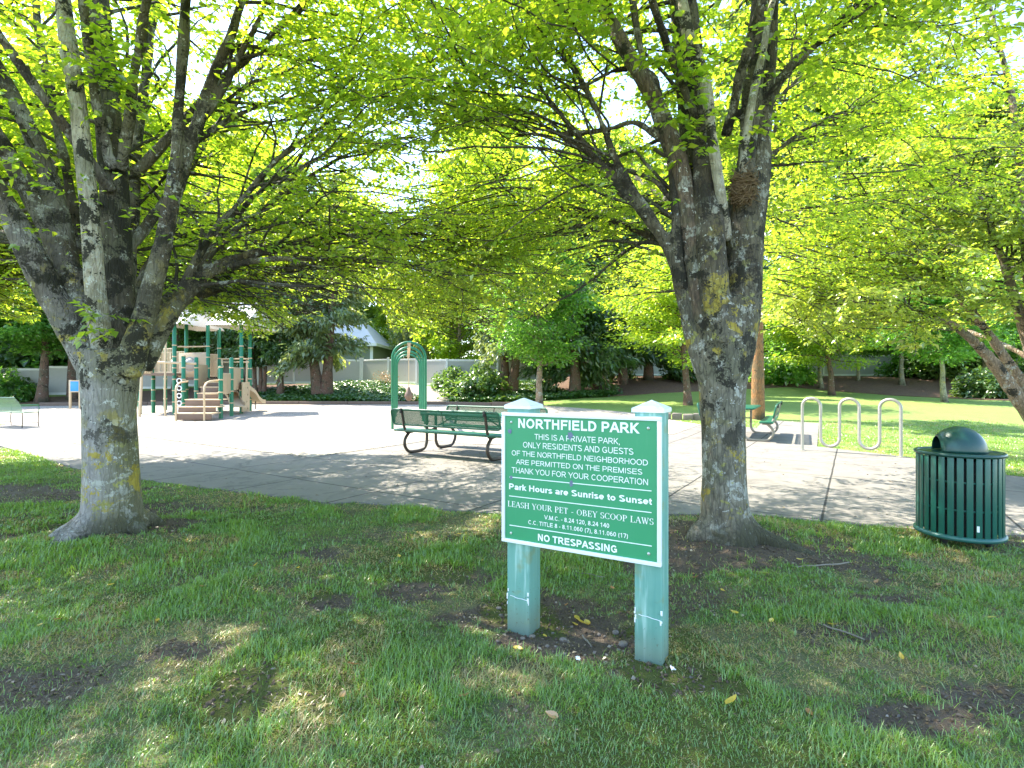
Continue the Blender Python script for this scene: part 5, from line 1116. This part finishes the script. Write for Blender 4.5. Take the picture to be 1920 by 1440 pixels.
def spE(c):
    for px, py, dy in [(1560, 430, 0), (1620, 470, .3), (1700, 440, -.4), (1760, 500, .2), (1660, 540, .2), (1580, 520, .6), (1800, 420, -.3), (1740, 360, .2), (1840, 520, -.3), (1720, 600, 0), (1640, 600, .4), (1880, 600, -.2), (1900, 420, -.4), (1680, 300, .5), (1800, 250, .2), (1850, 300, -.4), (1540, 560, .8), (1870, 660, -.5)]:
        for _ in range(7): c.bough(P(px + c.r.uniform(-60, 60), py + c.r.uniform(-40, 20), YE+dy + c.r.uniform(-.5, .5)), (-.8, c.r.normal(-.2, .45), c.r.uniform(-.2, .2)), c.r.uniform(.6, 1.5), .008, .105, .045, .13, .25, -.25)
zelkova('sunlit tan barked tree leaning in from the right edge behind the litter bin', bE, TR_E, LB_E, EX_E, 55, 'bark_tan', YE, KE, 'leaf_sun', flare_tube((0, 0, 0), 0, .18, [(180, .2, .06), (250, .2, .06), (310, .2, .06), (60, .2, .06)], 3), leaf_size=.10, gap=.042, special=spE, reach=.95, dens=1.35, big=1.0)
# tree whose crown reaches in at the left edge ---------------------
YF, KF = 8.4, .65; bF = (-12.3, YF, 0.0); fx = 960 - 12.3/YF*F
TR_F = [(fx, 900, 0, 88), (fx, 850, 0, 72), (fx, 760, 0, 64), (fx, 680, 0, 68)]
EX_F = [((bF[0], YF, 1.7), dd, L_, .085) for dd, L_ in (((1, .25, .65), 7.8), ((1, .1, .52), 7.8), ((.95, .42, .8), 6.2), ((1, -.15, .7), 7.0), ((.8, -.5, .7), 6.0), ((.5, .4, 1.0), 5.5), ((.4, -.8, .8), 5.0), ((-.6, .5, .8), 4.0), ((-.6, -.5, .9), 4.0), ((.9, .3, 1.1), 6.4), ((.95, .05, 1.0), 6.6), ((1, .33, .45), 6.5))]
KEEP_YMAX[0] = 12.4  # crown shaped to shade the path, cut short to leave the gravel sunlit
zelkova('shade tree mostly outside the left edge whose leafy branches reach into view', bF, TR_F, [], EX_F, 77, 'bark_left', YF, KF, 'leaf', flare_tube((0, 0, 0), 0, .19, [(0, .2, .06), (100, .2, .06), (200, .2, .06), (300, .2, .06)], 3), leaf_size=.085, gap=.036, reach=1.1, dens=1.7, big=2.0)
KEEP_YMAX[0] = 1e9

# ------------------------------------------------------------------ trees farther off: a few kinds, then copies
def broadleaf(name, label, H, z0, Rr, nb, per, size, leafm, barkm, seed, tr=.2, lean=0.0, forks=1):
    t = thing(name, label, 'tree', (0, 0, 0)); c = Crown(seed); r_ = c.r; tubes = []
    top = grow(r_, (0, 0, -.1), (lean, 0, 1), H*.93, .5, .045, .02)
    tubes.append((top, np.linspace(tr, .03, len(top)) + .5*tr*np.exp(-np.linspace(0, len(top), len(top))*.9), 10))
    Pn, A, N, L = [], [], [], []
    for b in range(nb):
        q = ((b + r_.random())/nb)**.85; zb = z0 + (H*.9 - z0)*q; k = np.clip(zb/(H*.93)*(len(top)-1), 0, len(top)-1.01); s = top[int(k)] + (top[int(k)+1]-top[int(k)])*(k-int(k))
        prof = math.sin(math.pi*(.16 + .80*q))**.7; a = b*2.4 + r_.normal(0, .4); L_ = Rr*prof*r_.uniform(.7, 1.1)
        pts = grow(r_, s, (math.cos(a), math.sin(a), r_.uniform(.15, .7) + .5*q), L_, .35, .10, -.05, .25); tubes.append((pts, np.linspace(max(.018, tr*.28*(1-q*.6)), .008, len(pts)), 5))
        m = int(per*(.35 + L_/Rr)); f = r_.uniform(.22, 1.06, m)**.8*(len(pts)-1); f = np.minimum(f, len(pts)-1.001); i = f.astype(int); base = pts[i] + (pts[i+1]-pts[i])*(f-i)[:, None]
        clump = r_.normal(0, 1, (m//14+1, 3))*np.array((.42, .42, .17))*min(1, L_/2.5+.2); off = clump[r_.integers(0, len(clump), m)] + r_.normal(0, 1, (m, 3))*np.array((.16, .16, .07))
        Pn.append(base + off); ax = off*np.array((1, 1, .4)) + r_.normal(0, .25, (m, 3)) + np.array((math.cos(a), math.sin(a), -.35))*.3; A.append(ax)
        N.append(r_.normal(0, .42, (m, 3)) + UP); L.append(r_.uniform(.65, 1.3, m)*size)
    g = MB()
    for p, rr_, n in tubes: g.tube(p, rr_, n, cap=True)
    g.build('trunk', barkm, t)
    Pn, A, N, L = np.vstack(Pn), np.vstack(A), np.vstack(N), np.concatenate(L)
    V, Fc, T = leafs(Pn, A, N, L, L*.33, np.clip(r_.normal(.48, .25, len(Pn)), 0, 1)); np_mesh('crown', V, Fc, leafm, t, {'tint': T})
    return t
def conifer(name, label, H, z0, Rr, nb, per, size, leafm, barkm, seed, tr=.25, stems=((0, 0, 0, 0),), droop=.8, fl=.55):
    t = thing(name, label, 'tree', (0, 0, 0)); r_ = np.random.default_rng(seed); g = MB(); Pn, A, N, L = [], [], [], []
    for sx_, sy_, lx, ly in stems:
        top = np.array([(sx_ + lx*z, sy_ + ly*z, z*H - .1) for z in np.linspace(0, 1, 9)]); g.tube(top, np.linspace(tr, .03, 9) + tr*fl*np.exp(-np.arange(9)*2.2), 10)
        for b in range(nb // len(stems)):
            q = (b + r_.random())/(nb//len(stems)); zb = z0 + (H*.97-z0)*q; s = np.array((sx_ + lx*zb/H, sy_ + ly*zb/H, zb)); a = r_.uniform(0, 6.283); L_ = Rr*(1-q)**.75*r_.uniform(.6, 1.1) + .25
            pts = grow(r_, s, (math.cos(a), math.sin(a), r_.uniform(-.1, .35)), L_, .3, .07, -.12*droop, 0); g.tube(pts, np.linspace(.035*(1-q*.6), .006, len(pts)), 5)
            m = int(per*(.3 + L_/Rr)); f = np.minimum(r_.uniform(.12, 1.04, m)*(len(pts)-1), len(pts)-1.001); i = f.astype(int); base = pts[i] + (pts[i+1]-pts[i])*(f-i)[:, None]
            off = r_.normal(0, 1, (m, 3))*np.array((.20, .20, .10)) - UP*np.abs(r_.normal(0, .22, m))[:, None]*droop; Pn.append(base+off)
            A.append(np.array((math.cos(a), math.sin(a), 0))*.7 + r_.normal(0, .45, (m, 3)) - UP*r_.uniform(.1, 1.1, m)[:, None]*droop); N.append(r_.normal(0, .6, (m, 3)) + UP*.7); L.append(r_.uniform(.6, 1.4, m)*size)
    g.build('trunk', barkm, t); Pn, A, N, L = np.vstack(Pn), np.vstack(A), np.vstack(N), np.concatenate(L)
    V, Fc, T = leafs(Pn, A, N, L, L*.17, np.clip(r_.normal(.45, .25, len(Pn)), 0, 1)); np_mesh('crown', V, Fc, leafm, t, {'tint': T})
    return t
def put(o, px, Y, rz=0.0, s=1.0, sz=None, label=None, group=None, X=None):
    X = PX(px, Y) if X is None else X
    o.location = (X, Y, gzf(X, Y)); o.rotation_euler = (0, 0, rz); o.scale = (s, s, sz or s)
    if label: o['label'] = label
    if group: o['group'] = group
    return o
# young tree in the middle, with its blue-green crown
put(broadleaf('young_tree', 'slim pale trunked young tree with blue green crown in the middle of the lawn edge', 8.6, 1.75, 2.35, 56, 360, .15, M['leaf_mid'], M['bark_tan'], 101, .13, -.02), 1012, 26.0, 0, 1.2)
# lime maple whose crown hangs left of the right trunk
lime = broadleaf('maple_tree', 'bright lime green maple whose low crown hangs just left of the right trunk', 9.5, 2.0, 4.1, 60, 420, .17, M['leaf_lime'], M['bark_red'], 102, .17)
put(lime, 1290, 25.0, .4)
put(copy_tree(lime), 1560, 33, 2.1, 1.0, label='bright maple behind the bike rack on the mulch bed')
put(copy_tree(lime), 800, 62, 1.0, 1.35, label='pale green tree far behind the green arches')
put(copy_tree(lime), 1850, 38, 4.0, 1.25, label='bright green tree behind the tree at the right edge')
# orange trunk conifer by the second picnic table
put(conifer('tall_conifer', 'tall conifer with bare orange brown trunk beside the second picnic table', 19, 6.2, 2.8, 90, 120, .34, M['needle'], M['bark_orange'], 103, .20, fl=.2), 1421, 18.6)
# big double-stemmed cedar
ced = conifer('cedar_tree', 'big double stemmed cedar with drooping grey green sprays on the ivy bank', 14, 2.6, 3.0, 100, 190, .36, M['needle_blue'], M['bark_red'], 104, .30, ((-.12, 0, -2.2, .3), (.20, .1, 1.1, -.3)), 1.0)
put(ced, 603, 31.8)
arb = conifer('arborvitae', 'dark multi stemmed arborvitae at the left end of the ivy bank', 9.5, 2.0, 1.7, 110, 190, .26, M['leaf_dark'], M['bark_red'], 105, .11, ((-.25, 0, -.4, 0), (0, .1, .1, 0), (.25, 0, .5, 0)), .5)
put(arb, 487, 32.5, 0, 1.0)
put(copy_tree(arb), 527, 32.2, 1.9, 1.05, label='dark two trunked arborvitae just left of the big cedar')
put(copy_tree(arb), 452, 34, 3.9, 1.15, label='dark arborvitae behind the right end of the playground')
put(copy_tree(arb), 400, 35, 0.9, 1.1, label='dark arborvitae behind the playground roof')
# shaded bed at the left
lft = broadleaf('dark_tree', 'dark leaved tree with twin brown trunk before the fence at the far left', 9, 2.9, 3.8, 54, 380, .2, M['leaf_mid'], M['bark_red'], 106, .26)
put(lft, 78, 30.2, .3)
put(copy_tree(lft), 136, 31.5, 2.2, .95, label='dark trunked tree just left of the big left trunk by the fence')
put(copy_tree(lft), 1868, 38, 3.3, 1.1, label='dark tree on the mulch behind the right edge limbs')
put(copy_tree(lft), 1722, 43, 1.9, 1.1, label='dark tree at the right fence behind the yellowish trunk')
put(copy_tree(lft), 1500, 45, .4, 1.1, label='dark tree at the right fence behind the first hump of the rack')
put(copy_tree(lft), -60, 29.0, 4.1, 1.05, label='leafy tree cut off by the left edge beyond the bench')
put(copy_tree(lft), 330, 33, 5.0, .95, label='leafy tree rising behind the left roof of the playground')
put(copy_tree(lft), 210, 36, 1.2, 1.3, label='tall leafy tree behind the big left trunk')
# conifers behind the middle
put(copy_tree(ced), 956, 33.0, 2.6, .95, label='brown tinted cedar between the round shrub and the young tree')
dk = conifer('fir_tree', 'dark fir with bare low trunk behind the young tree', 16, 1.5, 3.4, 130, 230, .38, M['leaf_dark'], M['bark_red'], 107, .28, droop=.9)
put(dk, 1078, 32.5)
put(copy_tree(dk), 1122, 35, 1.4, 1.05, label='dark fir right of the young tree at the edge of the mulch bed')
put(copy_tree(dk), 1216, 39, 2.9, 1.0, label='dark fir at the back of the mulch bed behind the lime green maple')
put(copy_tree(dk), 1168, 37.5, .6, .9, sz=.85, label='dark fir in the middle of the row at the back of the mulch bed')
put(copy_tree(dk), 1880, 52, 4.2, 1.5, label='tall blue dark fir rising behind the right edge tree')
put(copy_tree(dk), 1340, 50, 5.2, 1.5, label='tall dark fir hidden behind the upright stems of the right tree')
# small trees in the mulch bed on the right
sm_t = broadleaf('small_tree', 'small green tree with thin trunk on the mulch bed behind the bike rack', 6.2, 1.9, 2.5, 40, 330, .16, M['leaf_mid'], M['bark_pale'], 108, .11)
put(sm_t, 1609, 38.5, .7)
put(copy_tree(sm_t), 1772, 27, 2.4, 1.15, label='young tree with straight yellowish trunk before the mulch at right')
put(copy_tree(sm_t), 1540, 36, 1.9, 1.25, label='green tree over the mulch bed between the orange trunk and the first hump')
put(copy_tree(sm_t), 1692, 37, 3.3, 1.35, label='green tree over the mulch bed between the thin trunk and the yellowish trunk')
put(copy_tree(sm_t), 1845, 35, .3, 1.3, label='green tree on the mulch bed between the yellowish trunk and the right edge')
put(copy_tree(sm_t), 1480, 41, 4.4, 1.2, label='small leafy tree by the fence right of the orange trunk')
put(copy_tree(sm_t), 1900, 33, 5.5, 1.1, label='small leafy tree low behind the right edge limbs')
# tall trees beyond the fences
tall = broadleaf('tall_tree', 'tall bright tree beyond the left fence', 17, 3.0, 5.2, 110, 420, .27, M['leaf_lime'], M['bark_tan'], 109, .3)
put(tall, 60, 47, .2, 1.2, 1.6)
BGT = [(250, 50, 1.1, 'tall bright tree beyond the fence behind the playground'), (430, 56, 1.15, 'tall bright tree behind the dark arborvitae row'), (930, 58, 1.1, 'tall bright tree behind the brown tinted cedar'), (1130, 60, 1.25, 'tall green tree behind the dark firs in the middle'),
       (1400, 58, 1.2, 'tall green tree behind the orange trunk conifer'), (1600, 56, 1.15, 'tall green tree beyond the right fence over the bike rack'), (1760, 60, 1.25, 'tall green tree beyond the right fence near the fir'), (1990, 50, 1.1, 'tall green tree beyond the fence at the right edge'), (-100, 44, 1.0, 'tall bright tree beyond the fence outside the left edge')]
tal2 = broadleaf('tall_tree', 'tall green tree beyond the middle fence left of the willow', 17, 3.0, 5.4, 110, 420, .27, M['leaf_far'], M['bark_tan'], 119, .3)
put(tal2, 690, 60, .2, 1.2, 1.4)
BGT += [(560, 58, 1.1, 'tall green tree behind the house roof')]
for i, (px, Y, s, lb) in enumerate(BGT): put(copy_tree(tal2 if px in (1400, 1600, 1760, 1990, 560, 1130) else tall), px, Y, 1.3*i+.5, s*1.25, s*(1.5 + .14*(i % 3)), label=lb)
# weeping willow behind the fence
back = broadleaf('hedgerow_tree', 'leafy tree behind the left fence at the far left edge', 11, 1.0, 4.6, 80, 330, .26, M['leaf'], M['bark_tan'], 110, .22)
put(back, -40, 40, .2)
bac2 = broadleaf('hedgerow_tree', 'darker green tree beyond the right fence behind the second hump', 11, 1.0, 4.6, 80, 330, .26, M['leaf_far'], M['bark_tan'], 120, .22)
put(bac2, 1570, 52, 1.2)
for i, (px, Y, s, lb) in enumerate([(110, 42, 1.0, 'leafy green tree over the left fence beside the twin brown trunk'), (240, 44, 1.1, 'leafy green tree over the fence behind the playground left deck'), (360, 46, 1.0, 'leafy green tree over the fence behind the playground roof'), (470, 48, 1.0, 'leafy green tree over the fence behind the arborvitae row'), (770, 56, 1.05, 'leafy green tree left behind the weeping willow'), (860, 47, .95, 'leafy green tree behind the round shrub beyond the fence'), (985, 50, 1.2, 'leafy green tree straight behind the young blue green tree'),
    (1160, 48, 1.05, 'leafy green tree behind the mulch bed and dark firs'), (1290, 52, 1.2, 'leafy green tree behind the lime maple'), (1480, 54, 1.1, 'leafy green tree beyond the right fence near the orange trunk'), (1660, 53, 1.1, 'leafy green tree beyond the right fence between the small trees'), (1800, 50, 1.1, 'leafy green tree beyond the right fence behind the yellowish trunk'), (1950, 46, 1.1, 'leafy green tree beyond the right fence at the right edge')]):
    put(copy_tree(bac2 if px in (1480, 1660, 1800, 1950, 1290) else back), px, Y, 1.7*i+.6, s, s*(.9 + .15*(i % 3)), label=lb)
def willow():
    t = thing('willow_tree', 'weeping willow hanging over the fence right of the green arches', 'tree'); r_ = np.random.default_rng(5); g = MB(); Pn, A, N, L = [], [], [], []
    top = grow(r_, (0, 0, 0), (0, 0, 1), 6, .5, .04); g.tube(top, np.linspace(.3, .12, len(top)), 8)
    for b in range(70):
        a = r_.uniform(0, 6.283); rad = 3.6*math.sqrt(r_.random()); z = 8.4 - .22*rad*rad*.6 + r_.normal(0, .3); n = int((z-2.6)/.10); zz = np.linspace(z, 2.2 + r_.uniform(0, 1.5), n); x = rad*math.cos(a); y = rad*math.sin(a)
        pts = np.stack([x + .15*np.sin(zz*1.3+a), y + .1*np.cos(zz+a), zz], -1)[:, None] + r_.normal(0, .10, (n, 6, 3)); Pn.append(pts.reshape(-1, 3)); m = n*6
        A.append(r_.normal(0, .3, (m, 3)) - UP); N.append(r_.normal(0, 1, (m, 3))); L.append(r_.uniform(.15, .3, m))
    for b in range(12): a = b*.55; g.tube(grow(r_, top[-1], (math.cos(a), math.sin(a), .6), 3.4, .4, .08, -.1), .05, 5)
    g.build('trunk', M['bark_tan'], t); Pn, A, N, L = np.vstack(Pn), np.vstack(A), np.vstack(N), np.concatenate(L)
    V, Fc, T = leafs(Pn, A, N, L, L*.2, np.clip(r_.normal(.5, .25, len(Pn)), 0, 1)); np_mesh('crown', V, Fc, M['needle_blue'], t, {'tint': T}); return t
wl_ = willow(); wl_.location = (PX(800, 50), 50, gzf(-8, 50))
# shrubs
def shrub(name, label, h, rad, n, size, leafm, seed):
    t = thing(name, label, 'shrub'); r_ = np.random.default_rng(seed); v = r_.normal(0, 1, (n, 3)); v /= np.linalg.norm(v, axis=1)[:, None]; v[:, 2] = np.abs(v[:, 2]); rr0 = r_.uniform(.35, 1.0, n)**.5
    lump = 1 + .55*(vn3(v[:, 0]*2.0+seed, v[:, 1]*2.0, v[:, 2]*2.0, seed) - .5)*2 + .30*(vn3(v[:, 0]*5+seed, v[:, 1]*5, v[:, 2]*5, seed) - .5)*2
    Pn = v*np.array((rad, rad, h))*(rr0*lump)[:, None] + UP*.05; A = v*np.array((1, 1, .2)) + r_.normal(0, .45, (n, 3)) - UP*.25; N = v*.5 + UP + r_.normal(0, .35, (n, 3)); L = r_.uniform(.7, 1.3, n)*size
    V, Fc, T = leafs(Pn, A, N, L, L*.36, np.clip(r_.normal(.45, .25, n), 0, 1)); np_mesh('foliage', V, Fc, leafm, t, {'tint': T}); g = MB()
    for k in range(9): a = k*.7; g.tube(grow(r_, (0, 0, -.05), (math.cos(a)*.7, math.sin(a)*.7, 1), h*.9, .2, .1), np.linspace(.022, .006, len(grow(np.random.default_rng(1), (0, 0, 0), (0, 0, 1), h*.9, .2, .1))), 5)
    g.build('stems', M['twig'], t); return t
sh = shrub('round_shrub', 'dark large leaved round shrub before the fence right of the green arches', 1.75, 1.75, 2600, .26, M['leaf_dark'], 12)
put(sh, 893, 31.5, 0, 1.0)
sh2 = shrub('leafy_shrub', 'lighter green leafy shrub by the left fence near the bench', 1.9, 1.6, 2600, .24, M['leaf_mid'], 19)
put(sh2, 20, 30.5, 0, .8)
put(copy_tree(sh), 850, 34.5, 2.0, .7, label='small dark shrub by the fence behind the round shrub')
put(copy_tree(sh2), 1465, 37.5, 1.0, 1.3, label='green shrub by the orange trunk before the right fence')
put(copy_tree(sh), 1290, 39, 3.0, 1.0, label='dark shrub behind the mulch left of the right trunk')
put(copy_tree(sh), 1765, 40, 2.7, 1.5, label='broad dark shrub at the back of the mulch behind the yellowish trunk')
put(copy_tree(sh2), 1815, 41, 5.7, 1.5, label='broad green shrub at the back of the mulch left of the right edge limbs')
put(copy_tree(sh), 1900, 40, .7, 1.5, label='broad dark shrub at the back of the mulch at the right edge')
put(copy_tree(sh), 1840, 30.5, 4.0, .8, label='dark low shrub on the mulch near the right edge limbs')
put(copy_tree(sh2), 1700, 41, 5.0, 1.0, label='green shrub before the right fence between two small trees')
put(copy_tree(sh), 0, 31, 2.5, .9, label='dark shrub before the left fence at the left edge')
for i, (px, Y, s, lb) in enumerate([(1440, 50, 2.3, 'tall shrub over the right fence just right of the orange trunk'), (1545, 51, 2.5, 'tall shrub over the right fence left of the bike rack humps'), (1640, 50, 2.2, 'tall shrub over the right fence behind the third hump'), (1735, 49, 2.5, 'tall shrub over the right fence left of the yellowish trunk'), (1830, 48, 2.4, 'tall shrub over the right fence above the litter bin'), (1925, 46, 2.3, 'tall shrub over the right fence at the right edge'), (20, 37, 2.0, 'tall shrub over the left fence at the left edge'), (110, 39, 2.2, 'tall shrub over the left fence next to the twin brown trunk'), (190, 41, 2.1, 'tall shrub over the left fence behind the left trunk')]):
    put(copy_tree(sh2 if i % 2 else sh), px, Y, 1.1*i, s, s*1.15, label=lb)
def spriggy():
    t = thing('sprawling_shrub', 'small straggly pinkish bare shrub before the fence by the green arches', 'shrub'); r_ = np.random.default_rng(4); g = MB()
    for k in range(34):
        a = r_.uniform(0, 6.283); p = grow(r_, (0, 0, 0), (math.cos(a), math.sin(a)*.6, r_.uniform(.3, 1.3)), r_.uniform(.5, 1.35), .12, .16, -.5); g.tube(p, np.linspace(.014, .004, len(p)), 4)
    g.build('stems', M['bark_tan'], t); c = Crown(6)
    V = r_.normal(0, 1, (260, 3))*np.array((.38, .3, .22)) + UP*.62; L = r_.uniform(.07, .13, 260); a_, f_, T = leafs(V, r_.normal(0, 1, (260, 3)), r_.normal(0, 1, (260, 3)), L, L*.3, r_.random(260)); np_mesh('foliage', a_, f_, M['dryleaf_b'], t, {'tint': T}); return t
put(spriggy(), 722, 35.3)
